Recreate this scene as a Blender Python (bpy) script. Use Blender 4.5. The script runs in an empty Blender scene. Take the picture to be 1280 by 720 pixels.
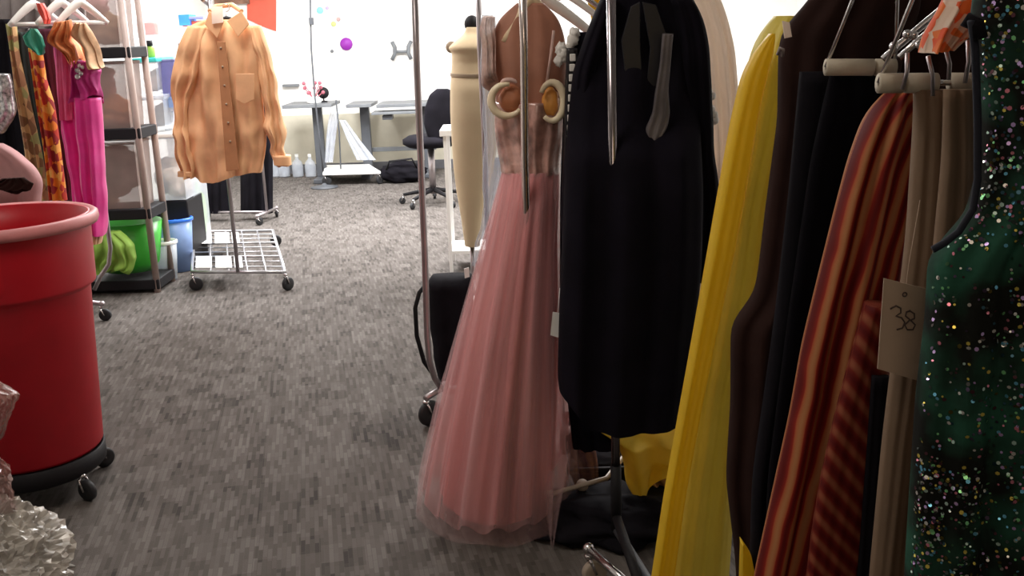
import bpy, math, random
import numpy as np
from mathutils import Vector, Matrix, noise

rnd = random.Random(7)
SC = bpy.context.scene
COL = SC.collection
PI = math.pi
F = 1250.0
CAMZ = 1.5
PITCH = math.atan(320 / F)
ROT = Matrix.Rotation(PI / 2 - PITCH, 3, 'X') @ Matrix.Rotation(math.radians(-2.05), 3, 'Z')
CPOS = Vector((0, 0, CAMZ))

# ---------------------------------------------------------------- camera
cd = bpy.data.cameras.new('camera')
cam = bpy.data.objects.new('camera', cd)
COL.objects.link(cam)
cam.matrix_world = Matrix.Translation(CPOS) @ ROT.to_4x4()
cd.sensor_width = 36
cd.lens = 36 * F / 1280
cd.clip_start = 0.05
SC.camera = cam
SC.view_settings.view_transform = 'Standard'
SC.view_settings.look = 'None'
SC.view_settings.exposure = 0.0


def ray(px, py):
    return ROT @ Vector(((px - 640) / F, -(py - 360) / F, -1))


def at(px, py, Y):
    d = ray(px, py)
    return CPOS + d * (Y / d.y)


def gz(px, py, z=0.0):
    d = ray(px, py)
    return CPOS + d * ((z - CAMZ) / d.z)


# ---------------------------------------------------------------- materials
def new_mat(name):
    m = bpy.data.materials.new(name)
    m.use_nodes = True
    nt = m.node_tree
    b = nt.nodes['Principled BSDF']
    return m, nt, b


def N(nt, t, **kw):
    n = nt.nodes.new(t)
    for k, v in kw.items():
        setattr(n, k, v)
    return n


def c4(c):
    return (c[0], c[1], c[2], 1)


def ramp(nt, stops):
    r = N(nt, 'ShaderNodeValToRGB')
    e = r.color_ramp.elements
    e[0].position, e[0].color = stops[0][0], c4(stops[0][1])
    e[1].position, e[1].color = stops[-1][0], c4(stops[-1][1])
    for p, c in stops[1:-1]:
        x = e.new(p)
        x.color = c4(c)
    return r


def mat(name, col, rough=0.8, metal=0.0, var=0.12, scale=9, bump=0.15, bscale=120, alpha=1.0, sheen=0.0,
        trans=0.0, spec=0.5, coat=0.0, emit=None):
    m, nt, b = new_mat(name)
    tc = N(nt, 'ShaderNodeTexCoord')
    no = N(nt, 'ShaderNodeTexNoise')
    no.inputs['Scale'].default_value = scale
    no.inputs['Detail'].default_value = 4
    nt.links.new(tc.outputs['Object'], no.inputs['Vector'])
    r = ramp(nt, [(0.3, [x * (1 - var) for x in col]), (0.7, [min(1, x * (1 + var)) for x in col])])
    nt.links.new(no.outputs['Fac'], r.inputs['Fac'])
    nt.links.new(r.outputs['Color'], b.inputs['Base Color'])
    b.inputs['Roughness'].default_value = rough
    b.inputs['Metallic'].default_value = metal
    b.inputs['Specular IOR Level'].default_value = spec
    b.inputs['Coat Weight'].default_value = coat
    if sheen:
        b.inputs['Sheen Weight'].default_value = sheen
    b.inputs['Alpha'].default_value = alpha
    b.inputs['Transmission Weight'].default_value = trans
    if emit:
        b.inputs['Emission Color'].default_value = c4(emit[0])
        b.inputs['Emission Strength'].default_value = emit[1]
    if bump:
        n2 = N(nt, 'ShaderNodeTexNoise')
        n2.inputs['Scale'].default_value = bscale
        nt.links.new(tc.outputs['Object'], n2.inputs['Vector'])
        bp_ = N(nt, 'ShaderNodeBump')
        bp_.inputs['Strength'].default_value = bump
        bp_.inputs['Distance'].default_value = 0.003
        nt.links.new(n2.outputs['Fac'], bp_.inputs['Height'])
        nt.links.new(bp_.outputs['Normal'], b.inputs['Normal'])
    return m


def add_translucent(m, col, fac=0.4):
    nt = m.node_tree
    out = nt.nodes['Material Output']
    tr = N(nt, 'ShaderNodeBsdfTranslucent')
    tr.inputs['Color'].default_value = c4(col)
    mx = N(nt, 'ShaderNodeMixShader')
    mx.inputs['Fac'].default_value = fac
    nt.links.new(nt.nodes['Principled BSDF'].outputs['BSDF'], mx.inputs[1])
    nt.links.new(tr.outputs['BSDF'], mx.inputs[2])
    nt.links.new(mx.outputs['Shader'], out.inputs['Surface'])


def stripe_mat(name, stops, freq, skew=0.0, dist=1.5, rough=0.65, sheen=0.0):
    """stripes running down the cloth, along its own UV"""
    m, nt, b = new_mat(name)
    uv = N(nt, 'ShaderNodeUVMap')
    mp = N(nt, 'ShaderNodeMapping')
    mp.inputs['Rotation'].default_value = (0, 0, skew)
    w = N(nt, 'ShaderNodeTexWave')
    w.wave_type = 'BANDS'
    w.bands_direction = 'X'
    w.inputs['Scale'].default_value = freq
    w.inputs['Distortion'].default_value = dist
    w.inputs['Detail'].default_value = 1.5
    w.inputs['Detail Scale'].default_value = 0.6
    nt.links.new(uv.outputs['UV'], mp.inputs['Vector'])
    nt.links.new(mp.outputs['Vector'], w.inputs['Vector'])
    r = ramp(nt, stops)
    nt.links.new(w.outputs['Fac'], r.inputs['Fac'])
    nt.links.new(r.outputs['Color'], b.inputs['Base Color'])
    b.inputs['Roughness'].default_value = rough
    b.inputs['Sheen Weight'].default_value = sheen
    b.inputs['Specular IOR Level'].default_value = 0.12
    return m


def print_mat(name, cols, scale=25, rough=0.7):
    """blotchy printed cloth"""
    m, nt, b = new_mat(name)
    tc = N(nt, 'ShaderNodeTexCoord')
    v = N(nt, 'ShaderNodeTexVoronoi')
    v.inputs['Scale'].default_value = scale
    nt.links.new(tc.outputs['Object'], v.inputs['Vector'])
    s = N(nt, 'ShaderNodeSeparateColor')
    nt.links.new(v.outputs['Color'], s.inputs['Color'])
    n = len(cols)
    r = ramp(nt, [(i / n, c) for i, c in enumerate(cols)])
    r.color_ramp.interpolation = 'CONSTANT'
    nt.links.new(s.outputs['Red'], r.inputs['Fac'])
    nt.links.new(r.outputs['Color'], b.inputs['Base Color'])
    b.inputs['Roughness'].default_value = rough
    return m


def tulle_mat(name, col, alpha, sheen=0.4):
    m, nt, b = new_mat(name)
    uv = N(nt, 'ShaderNodeUVMap')
    mp = N(nt, 'ShaderNodeMapping')
    mp.inputs['Scale'].default_value = (26, 1.2, 1)
    no = N(nt, 'ShaderNodeTexNoise')
    no.inputs['Scale'].default_value = 1.0
    no.inputs['Detail'].default_value = 3
    nt.links.new(uv.outputs['UV'], mp.inputs['Vector'])
    nt.links.new(mp.outputs['Vector'], no.inputs['Vector'])
    r = ramp(nt, [(0.3, [x * 0.72 for x in col]), (0.7, [min(1, x * 1.2) for x in col])])
    nt.links.new(no.outputs['Fac'], r.inputs['Fac'])
    nt.links.new(r.outputs['Color'], b.inputs['Base Color'])
    b.inputs['Roughness'].default_value = 0.8
    b.inputs['Sheen Weight'].default_value = sheen
    b.inputs['Alpha'].default_value = alpha
    return m


def carpet_mat():
    m, nt, b = new_mat('carpet_loop_pile')
    tc = N(nt, 'ShaderNodeTexCoord')

    def bricks(w, h, seedoff, mortar):
        mp = N(nt, 'ShaderNodeMapping')
        mp.inputs['Rotation'].default_value = (0, 0, PI / 2 - 0.19)
        mp.inputs['Location'].default_value = (seedoff, seedoff * 1.7, 0)
        br = N(nt, 'ShaderNodeTexBrick')
        br.inputs['Scale'].default_value = 1
        br.inputs['Brick Width'].default_value = w
        br.inputs['Row Height'].default_value = h
        br.inputs['Mortar Size'].default_value = mortar
        br.inputs['Mortar Smooth'].default_value = 0.5
        br.inputs['Color1'].default_value = (0, 0, 0, 1)
        br.inputs['Color2'].default_value = (1, 1, 1, 1)
        br.inputs['Mortar'].default_value = (0.35, 0.35, 0.35, 1)
        br.offset = 0.37
        nt.links.new(tc.outputs['Object'], mp.inputs['Vector'])
        nt.links.new(mp.outputs['Vector'], br.inputs['Vector'])
        return br
    # long yarn dashes inside broken blocks
    a = bricks(0.075, 0.014, 0.0, 0.001)
    c = bricks(0.11, 0.065, 3.3, 0.0)
    no = N(nt, 'ShaderNodeTexNoise')
    no.inputs['Scale'].default_value = 1.3
    nt.links.new(tc.outputs['Object'], no.inputs['Vector'])
    mx = N(nt, 'ShaderNodeMix', data_type='RGBA')
    mx.inputs['Factor'].default_value = 0.38
    nt.links.new(a.outputs['Color'], mx.inputs['A'])
    nt.links.new(c.outputs['Color'], mx.inputs['B'])
    mx2 = N(nt, 'ShaderNodeMix', data_type='RGBA')
    mx2.inputs['Factor'].default_value = 0.12
    nt.links.new(mx.outputs['Result'], mx2.inputs['A'])
    nt.links.new(no.outputs['Fac'], mx2.inputs['B'])
    r = ramp(nt, [(0.05, (0.045, 0.039, 0.036)), (0.3, (0.086, 0.075, 0.067)), (0.6, (0.115, 0.101, 0.092)), (0.95, (0.160, 0.143, 0.132))])
    nt.links.new(mx2.outputs['Result'], r.inputs['Fac'])
    nt.links.new(r.outputs['Color'], b.inputs['Base Color'])
    b.inputs['Roughness'].default_value = 0.95
    b.inputs['Specular IOR Level'].default_value = 0.15
    n2 = N(nt, 'ShaderNodeTexNoise')
    n2.inputs['Scale'].default_value = 260
    nt.links.new(tc.outputs['Object'], n2.inputs['Vector'])
    bu = N(nt, 'ShaderNodeBump')
    bu.inputs['Strength'].default_value = 0.4
    bu.inputs['Distance'].default_value = 0.004
    nt.links.new(n2.outputs['Fac'], bu.inputs['Height'])
    nt.links.new(bu.outputs['Normal'], b.inputs['Normal'])
    return m


def sequin_mat():
    m, nt, b = new_mat('sequin')
    ca = N(nt, 'ShaderNodeVertexColor')
    ca.layer_name = 'Col'
    nt.links.new(ca.outputs['Color'], b.inputs['Base Color'])
    b.inputs['Metallic'].default_value = 0.75
    b.inputs['Roughness'].default_value = 0.3
    return m


M = {}
M['chrome'] = mat('chrome', (0.62, 0.60, 0.60), 0.22, 1.0, 0.05, bump=0)
M['chrome_worn'] = mat('worn_chrome', (0.42, 0.38, 0.39), 0.38, 1.0, 0.1, bump=0)
M['dim_chrome'] = mat('dim_chrome', (0.30, 0.27, 0.28), 0.2, 1.0, 0.05, bump=0)  # chrome darkened, the dark it reflects put into the colour
M['bright_wire'] = mat('bright_wire', (0.6, 0.6, 0.63), 0.3, 0.9, 0.05, bump=0)
M['black_rubber'] = mat('black_rubber', (0.012, 0.012, 0.014), 0.6)
M['black_plastic'] = mat('black_plastic', (0.011, 0.010, 0.012), 0.6, spec=.25)
M['red_plastic'] = mat('red_plastic', (0.46, 0.004, 0.014), 0.42, var=0.08, bump=0.05)
M['rim_plastic'] = mat('worn_rim_plastic', (0.62, 0.22, 0.22), 0.5, var=0.15, bump=0.1)
M['white_plastic'] = mat('white_plastic', (0.85, 0.85, 0.83), 0.4, var=0.03, bump=0)
M['cream_plastic'] = mat('cream_plastic', (0.40, 0.33, 0.26), 0.5, var=0.06, bump=0)
M['grey_plastic'] = mat('grey_plastic', (0.36, 0.28, 0.25), 0.5)
M['wall'] = mat('white_wall_paint', (0.90, 0.88, 0.84), 0.9, var=0.02, scale=2, bump=0.05)
M['wall_low'] = mat('beige_panel', (0.60, 0.56, 0.45), 0.9, var=0.05, bump=0.05)
M['ceiling'] = mat('ceiling_tile', (0.7, 0.7, 0.68), 0.95, var=0.03)
M['light_panel'] = mat('light_diffuser', (0.9, 0.9, 0.9), 0.5, bump=0, emit=((1, 0.98, 0.95), 1.2))
M['desk_grey'] = mat('desk_grey', (0.16, 0.17, 0.18), 0.5)
M['column_grey'] = mat('column_grey', (0.075, 0.08, 0.09), 0.5)
M['baseboard'] = mat('grey_baseboard', (0.12, 0.12, 0.13), 0.6)
M['clear'] = mat('clear_plastic', (0.75, 0.80, 0.88), 0.2, alpha=0.42, bump=0, spec=0.8)
M['clear_grey'] = mat('smoky_clear_plastic', (0.34, 0.25, 0.22), 0.3, alpha=0.68, bump=0)
M['film'] = mat('crinkled_clear_film', (0.60, 0.56, 0.50), 0.16, alpha=0.6, var=0.5, scale=11, bump=1.0, bscale=14, spec=1.0)
M['garment_bag'] = mat('garment_bag_film', (0.62, 0.66, 0.74), 0.2, alpha=0.4, bump=0, spec=0.8)
M['teal_plastic'] = mat('teal_plastic', (0.05, 0.62, 0.62), 0.4)
M['blue_plastic'] = mat('blue_plastic', (0.02, 0.16, 0.75), 0.35, bump=0)
M['paleblue_plastic'] = mat('pale_blue_plastic', (0.22, 0.34, 0.62), 0.35, alpha=0.85, bump=0)
M['purple_blue'] = mat('violet_blue_plastic', (0.16, 0.17, 0.42), 0.4, bump=0)
M['green_plastic'] = mat('green_plastic', (0.05, 0.42, 0.04), 0.3, bump=0, alpha=0.9)
M['lime'] = mat('lime_cloth', (0.24, 0.42, 0.06), 0.7)
M['brown_cloth'] = mat('brown_cloth', (0.22, 0.12, 0.08), 0.85, var=0.4, scale=14)
M['tan_cloth'] = mat('light_tan_cloth', (0.62, 0.40, 0.22), 0.85, var=0.3, scale=12)
M['purple'] = mat('purple_plastic', (0.28, 0.02, 0.36), 0.5, bump=0)
M['shirt'] = mat('tan_shirt_cotton', (0.72, 0.40, 0.20), 0.62, var=0.14, scale=7)
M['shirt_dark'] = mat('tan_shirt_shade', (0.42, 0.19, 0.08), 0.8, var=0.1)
M['black_cloth'] = mat('black_cloth', (0.008, 0.007, 0.010), 0.9, var=0.3, spec=0.12)
M['jacket'] = mat('black_wool', (0.0055, 0.0042, 0.0085), 0.9, var=0.3, spec=0.12)
M['satin_black'] = mat('black_satin', (0.010, 0.009, 0.012), 0.4, var=0.3, bump=0.05)
M['satin_sheen'] = mat('satin_facing_sheen', (0.11, 0.095, 0.10), 0.35, var=0.4, bump=0.05)  # sheen on the black satin put into the base colour
M['brown_black'] = mat('brown_black_cloth', (0.026, 0.012, 0.010), 0.9, var=0.25, spec=0.1)
M['yellow'] = mat('yellow_satin', (0.95, 0.70, 0.05), 0.45, var=0.08, scale=5)
add_translucent(M['yellow'], (1.0, 0.76, 0.08), 0.5)
M['yellow_pale'] = mat('pale_yellow_lining', (0.80, 0.69, 0.17), 0.5, var=0.12, scale=7)
add_translucent(M['yellow_pale'], (0.92, 0.80, 0.22), 0.4)
M['yellow_cloth'] = mat('yellow_cloth', (0.88, 0.62, 0.05), 0.6, var=0.15)
add_translucent(M['yellow_cloth'], (1, 0.7, 0.08), 0.3)
M['tan_trouser'] = mat('tan_wool', (0.20, 0.13, 0.08), 0.85, var=0.08)
M['tag_card'] = mat('tag_card', (0.46, 0.34, 0.25), 0.8, var=0.04, bump=0.05)
M['ink'] = mat('ink', (0.09, 0.06, 0.05), 0.7, bump=0)
M['foam'] = mat('hanger_foam', (0.52, 0.46, 0.36), 0.8, var=0.1)
M['green_cloth'] = mat('dark_green_cloth', (0.007, 0.022, 0.014), 0.85, var=0.6, scale=9, spec=.15)
_r = [n for n in M['green_cloth'].node_tree.nodes if n.type == 'VALTORGB'][0].color_ramp
_r.elements[0].position, _r.elements[0].color = 0.48, (0.007, 0.008, 0.006, 1)
_r.elements[1].position, _r.elements[1].color = 0.66, (0.018, 0.080, 0.050, 1)
M['navy_trim'] = mat('navy_trim', (0.004, 0.006, 0.016), 0.8)
M['magenta'] = mat('magenta_cloth', (0.78, 0.015, 0.28), 0.6, var=0.15, sheen=0.3)
M['magenta_deep'] = mat('deep_magenta_cloth', (0.48, 0.02, 0.20), 0.6, var=0.3)
M['pink_velvet'] = mat('rose_cloth', (0.70, 0.10, 0.24), 0.6, var=0.2)
M['maroon'] = mat('maroon_cloth', (0.11, 0.015, 0.04), 0.7)
M['slate'] = mat('slate_green_cloth', (0.035, 0.05, 0.05), 0.7)
M['teal_cloth'] = mat('teal_cloth', (0.04, 0.36, 0.24), 0.6)
M['orange_cloth'] = mat('orange_cloth', (0.78, 0.26, 0.09), 0.7, var=0.35, scale=20)
M['peach'] = mat('peach_cloth', (0.80, 0.48, 0.28), 0.7, var=0.3, scale=18)
M['mauve'] = mat('mauve_cloth', (0.52, 0.27, 0.27), 0.75, var=0.15)
M['coral'] = mat('coral_cloth', (0.86, 0.12, 0.09), 0.6)
M['print_red'] = print_mat('red_orange_print', [(0.5, 0.04, 0.02), (0.75, 0.24, 0.02), (0.3, 0.02, 0.02), (0.8, 0.42, 0.08)], 26)
M['print_brown'] = print_mat('tan_brown_print', [(0.42, 0.2, 0.1), (0.6, 0.36, 0.16), (0.25, 0.12, 0.05), (0.35, 0.33, 0.12)], 22)
M['print_orange'] = print_mat('orange_white_print', [(0.80, 0.66, 0.52), (0.85, 0.10, 0.015), (0.85, 0.72, 0.58), (0.9, 0.2, 0.03)], 70)
add_translucent(M['print_orange'], (0.9, 0.4, 0.2), 0.3)
M['silver'] = mat('silver_sequin', (0.6, 0.6, 0.6), 0.3, 0.7, var=0.8, scale=60)
M['curtain_grey'] = mat('grey_curtain', (0.30, 0.26, 0.25), 0.9, var=0.2)
M['form_cloth'] = mat('dress_form_linen', (0.66, 0.52, 0.33), 0.85, var=0.06, scale=5)
M['form_line'] = mat('dress_form_seam', (0.32, 0.24, 0.16), 0.8)
M['illusion'] = mat('brown_illusion_mesh', (0.36, 0.145, 0.085), 0.6, var=0.15, scale=8, sheen=0.3)
M['bodice'] = mat('rose_brown_satin', (0.56, 0.32, 0.27), 0.25, var=0.5, scale=22, bump=0.9, bscale=30, spec=1)  # strong colour noise paints in random satin highlights
M['gold_cream'] = mat('cream_gold_satin', (0.98, 0.78, 0.55), 0.3, var=0.15)
M['gold_lining'] = mat('gold_lining', (0.72, 0.32, 0.07), 0.45)
M['gold_lining2'] = mat('brown_gold_lining', (0.46, 0.17, 0.08), 0.4)
M['blush_sheer'] = mat('sheer_blush_ruffle', (0.62, 0.42, 0.36), 0.7, var=0.4, scale=30, alpha=0.6)
M['blush'] = mat('blush_ruffle', (0.74, 0.50, 0.44), 0.7, var=0.3, scale=30)
M['tulle_in'] = tulle_mat('pink_tulle_inner', (0.80, 0.25, 0.25), 1.0)
M['tulle_out'] = tulle_mat('pink_tulle_outer', (0.92, 0.42, 0.42), 0.38)
M['tulle_thin'] = tulle_mat('pink_tulle_sheer', (0.74, 0.44, 0.44), 0.22)
M['hanger_white'] = mat('white_hanger_plastic', (0.86, 0.83, 0.78), 0.35, var=0.05, bump=0)
M['hanger_wood'] = mat('cream_hanger_wood', (0.80, 0.60, 0.38), 0.4, var=0.15, bump=0)
M['ivory'] = mat('ivory_cloth', (0.93, 0.82, 0.72), 0.75, var=0.05)
add_translucent(M['ivory'], (0.95, 0.85, 0.75), 0.4)
M['poster_red'] = mat('poster_red', (0.72, 0.12, 0.07), 0.7, var=0.15, scale=4, bump=0)
M['carpet'] = carpet_mat()
M['sequin'] = sequin_mat()
M['stripe'] = stripe_mat('rust_striped_cloth', [(0.0, (0.10, 0.006, 0.005)), (0.45, (0.24, 0.018, 0.010)), (0.62, (0.38, 0.09, 0.035)), (1.0, (0.40, 0.17, 0.07))], 15, 0.0, 1.6)
M['stripe_diag'] = stripe_mat('rust_striped_cloth_bias', [(0.0, (0.09, 0.006, 0.005)), (0.5, (0.15, 0.014, 0.008)), (1.0, (0.24, 0.07, 0.035))], 12, 0.8, 0.5)
M['rust_highlight'] = mat('rust_orange_satin', (0.55, 0.13, 0.02), 0.35, var=0.4, scale=12)


# ---------------------------------------------------------------- mesh builder
def wloc(o):
    v = Vector((0, 0, 0))
    while o is not None:
        v += o.location
        o = o.parent
    return v


class MB:
    def __init__(s):
        s.v, s.f, s.uv, s.col = [], [], [], []

    def add(s, verts, faces, uvs=None):
        b = len(s.v)
        s.v += [Vector(p) for p in verts]
        s.uv += list(uvs) if uvs is not None else [(0, 0)] * len(verts)
        s.f += [tuple(b + i for i in f) for f in faces]
        return s

    def box(s, x0, x1, y0, y1, z0, z1, rot=0, tilt=0):
        c = Vector(((x0 + x1) / 2, (y0 + y1) / 2, (z0 + z1) / 2))
        R = Matrix.Rotation(rot, 3, 'Z') @ Matrix.Rotation(tilt, 3, 'X')
        P = [(x0, y0, z0), (x1, y0, z0), (x1, y1, z0), (x0, y1, z0), (x0, y0, z1), (x1, y0, z1), (x1, y1, z1), (x0, y1, z1)]
        P = [c + R @ (Vector(p) - c) for p in P]
        return s.add(P, [(0, 3, 2, 1), (4, 5, 6, 7), (0, 1, 5, 4), (1, 2, 6, 5), (2, 3, 7, 6), (3, 0, 4, 7)])

    def quadbox(s, pts, nrm, t):
        """slab: polygon pts (in order) extruded along nrm by t"""
        n = len(pts)
        nrm = Vector(nrm).normalized() * t
        P = [Vector(p) for p in pts] + [Vector(p) + nrm for p in pts]
        fs = [tuple(range(n)), tuple(range(2 * n - 1, n - 1, -1))]
        fs += [(i, n + i, n + (i + 1) % n, (i + 1) % n) for i in range(n)]
        return s.add(P, fs)

    def tube(s, path, r, n=12, cap=True, closed=False, flat=1.0):
        path = [Vector(p) for p in path]
        m = len(path)
        rr = r if isinstance(r, (list, tuple)) else [r] * m
        V = []
        up = None
        for i, p in enumerate(path):
            if closed:
                t = (path[(i + 1) % m] - path[i - 1]).normalized()
            else:
                t = (path[min(i + 1, m - 1)] - path[max(i - 1, 0)]).normalized()
            if up is None:
                up = Vector((0, 0, 1)) if abs(t.z) < 0.9 else Vector((0, 1, 0))
            a = t.cross(up).normalized()
            up = a.cross(t).normalized()
            for k in range(n):
                an = 2 * PI * k / n
                V.append(p + (a * math.cos(an) + up * math.sin(an) * flat) * rr[i])
        fs = []
        for i in range(m if closed else m - 1):
            j = (i + 1) % m
            for k in range(n):
                fs.append((i * n + k, i * n + (k + 1) % n, j * n + (k + 1) % n, j * n + k))
        if cap and not closed:
            fs.append(tuple(range(n - 1, -1, -1)))
            fs.append(tuple((m - 1) * n + k for k in range(n)))
        return s.add(V, fs)

    def lathe(s, c, prof, n=48, axis='Z', sx=1.0, sy=1.0, caps=True):
        """prof: list of (r, h) along the axis from c"""
        V, fs = [], []
        c = Vector(c)
        for r, h in prof:
            for k in range(n):
                a = 2 * PI * k / n
                x, y = r * math.cos(a) * sx, r * math.sin(a) * sy
                if axis == 'Z':
                    V.append(c + Vector((x, y, h)))
                elif axis == 'Y':
                    V.append(c + Vector((x, h, y)))
                else:
                    V.append(c + Vector((h, x, y)))
        m = len(prof)
        for i in range(m - 1):
            for k in range(n):
                fs.append((i * n + k, i * n + (k + 1) % n, (i + 1) * n + (k + 1) % n, (i + 1) * n + k))
        if caps:
            fs.append(tuple(range(n - 1, -1, -1)))
            fs.append(tuple((m - 1) * n + k for k in range(n)))
        return s.add(V, fs)

    def ball(s, c, r, n=16, sx=1, sy=1, sz=1, lump=0, seed=0, rings=10):
        V, fs = [], []
        c = Vector(c)
        for i in range(rings + 1):
            th = PI * i / rings
            for k in range(n):
                a = 2 * PI * k / n
                d = Vector((math.sin(th) * math.cos(a), math.sin(th) * math.sin(a), math.cos(th)))
                q = 1 + lump * noise.noise(d * 2.3 + Vector((seed, seed * .7, 0))) + lump * .5 * noise.noise(d * 6 + Vector((seed, 0, 3)))
                V.append(c + Vector((d.x * sx, d.y * sy, d.z * sz)) * r * q)
        for i in range(rings):
            for k in range(n):
                fs.append((i * n + k, (i + 1) * n + k, (i + 1) * n + (k + 1) % n, i * n + (k + 1) % n))
        return s.add(V, fs)

    def build(s, name, material, parent=None, smooth=True, bevel=0.0, origin=None, mods=None):
        if parent is not None:
            o0 = wloc(parent)
        elif origin is not None:
            o0 = Vector(origin)
        else:
            a = np.array([tuple(p) for p in s.v])
            o0 = Vector(((a[:, 0].min() + a[:, 0].max()) / 2, (a[:, 1].min() + a[:, 1].max()) / 2, a[:, 2].min()))
        me = bpy.data.meshes.new(name)
        me.from_pydata([tuple(p - o0) for p in s.v], [], s.f)
        uvl = me.uv_layers.new(name='UVMap')
        li = np.empty(len(me.loops), dtype=np.int32)
        me.loops.foreach_get('vertex_index', li)
        uvl.data.foreach_set('uv', np.array(s.uv, dtype=np.float32)[li].ravel())
        if s.col:
            ca = me.color_attributes.new('Col', 'FLOAT_COLOR', 'POINT')
            ca.data.foreach_set('color', np.array(s.col, dtype=np.float32).ravel())
        me.materials.append(material)
        if smooth:
            me.polygons.foreach_set('use_smooth', [True] * len(me.polygons))
        me.update()
        o = bpy.data.objects.new(name, me)
        COL.objects.link(o)
        if parent is not None:
            o.parent = parent
        else:
            o.location = o0
        if bevel:
            b = o.modifiers.new('bevel', 'BEVEL')
            b.width = bevel
            b.segments = 2
            b.limit_method = 'ANGLE'
            if smooth:
                b.harden_normals = True
        return o


def tag(o, label=None, cat=None, group=None, kind=None):
    if label:
        o['label'] = label
    if cat:
        o['category'] = cat
    if group:
        o['group'] = group
    if kind:
        o['kind'] = kind
    return o


def thing(name, loc, label, cat, group=None):
    o = bpy.data.objects.new(name, None)
    o.empty_display_size = 0.05
    COL.objects.link(o)
    o.location = Vector(loc)
    return tag(o, label, cat, group)


def struct(name, mb, m, **kw):
    o = mb.build(name, m, smooth=False, **kw)
    o['kind'] = 'structure'
    return o


def lab(o, label):
    o['label'] = label
    return o


def smooth_arr(a, n=3):
    for _ in range(n):
        b = a.copy()
        b[1:-1] = (a[:-2] + 2 * a[1:-1] + a[2:]) / 4
        a = b
    return a


def cloth(rows, Y, th=0.08, folds=4, amp=0.01, seed=0, nu=96, nv=44, hem=None, top=None, grow=1.0, sm=3,
          minz=None, mb=None, drift=0.3, nose=0.0, crump=0.0):
    """A closed cloth shell. rows: (py, left px, right px[, Y[, thickness]]) give the outline of the hanging cloth
    at its real distance; each cross-section is a flat oval with folds running down."""
    r = random.Random(seed)
    mb = mb or MB()
    L, Rr, T, key = [], [], [], []
    for q in rows:
        yy = q[3] if len(q) > 3 and q[3] else Y
        L.append(at(q[1], q[0], yy))
        Rr.append(at(q[2], q[0], yy))
        T.append(q[4] if len(q) > 4 else th)
        key.append(q[0])
    key = np.array(key, float)
    kk = (key - key[0]) / (key[-1] - key[0])
    vs = np.linspace(0, 1, nv)
    La = np.stack([np.interp(vs, kk, [p[i] for p in L]) for i in range(3)], 1)
    Ra = np.stack([np.interp(vs, kk, [p[i] for p in Rr]) for i in range(3)], 1)
    Ta = np.interp(vs, kk, T)
    La, Ra, Ta = smooth_arr(La, sm), smooth_arr(Ra, sm), smooth_arr(Ta, sm)
    ks = [(r.uniform(0.6, 1.3) * folds, r.uniform(0, 6.28), r.uniform(-1, 1) * drift, r.uniform(.5, 1)) for _ in range(3)]
    ks.append((folds * 2.3, r.uniform(0, 6.28), r.uniform(-1, 1) * drift, .35))
    V, UV = [], []
    for j, v in enumerate(vs):
        l, rr_ = Vector(La[j]), Vector(Ra[j])
        w = (rr_ - l).length
        g = (0.25 + 0.75 * v ** 0.8) if grow else 1
        for i in range(nu):
            t = 2 * PI * i / nu
            cs, sn = math.cos(t), math.sin(t)
            x = 0.5 - 0.5 * math.copysign(abs(cs) ** 0.85, cs)
            f = sum(a * math.sin(2 * PI * (k * x + d * v) + ph) for k, ph, d, a in ks)
            yy = -math.copysign(abs(sn) ** 0.75, sn) * Ta[j] / 2
            edge = min(1, 6 * x * (1 - x) + 0.1)
            p = l.lerp(rr_, x)
            p = p + Vector((0, yy + amp * g * f * edge, 0))
            if nose:
                p.y -= nose * (1 - abs(2 * x - 1)) * (1 if sn > 0 else .5)
            if crump:
                q = noise.noise_vector(p * 9 + Vector((seed, 0, 0)))
                p += q * crump * (.3 + v)
            if top:
                p.z += top(x) * max(0, 1 - v * 6)
            if hem:
                p.z += hem(x) * max(0, (v - .5) * 2) ** 1.5
            if minz is not None and p.z < minz:
                p.z = minz
            V.append(p)
            # uv in metres: across, down
            UV.append((x * w + (0 if sn >= 0 else 10), (La[0][2] - l.z)))
    fs = []
    for j in range(nv - 1):
        for i in range(nu):
            i2 = (i + 1) % nu
            fs.append((j * nu + i, (j + 1) * nu + i, (j + 1) * nu + i2, j * nu + i2))
    fs.append(tuple(range(nu)))
    mb.add(V, fs, UV)
    return mb


def root_of(rows, Y):
    q = rows[-1]
    yy = q[3] if len(q) > 3 and q[3] else Y
    return (at(q[1], q[0], yy) + at(q[2], q[0], yy)) / 2


def pbox(mb, x0, y0, x1, y1, Y, dep, z0=None):
    a, b = at(x0, y1, Y), at(x1, y0, Y)
    return mb.box(a.x, b.x, Y, Y + dep, a.z if z0 is None else z0, b.z)


def arc(c, r, a0, a1, n=12, plane='XZ', rx=None):
    c = Vector(c)
    out = []
    for i in range(n + 1):
        a = a0 + (a1 - a0) * i / n
        u, w = (rx or r) * math.cos(a), r * math.sin(a)
        out.append(c + (Vector((u, 0, w)) if plane == 'XZ' else Vector((u, w, 0)) if plane == 'XY' else Vector((0, u, w))))
    return out


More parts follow.
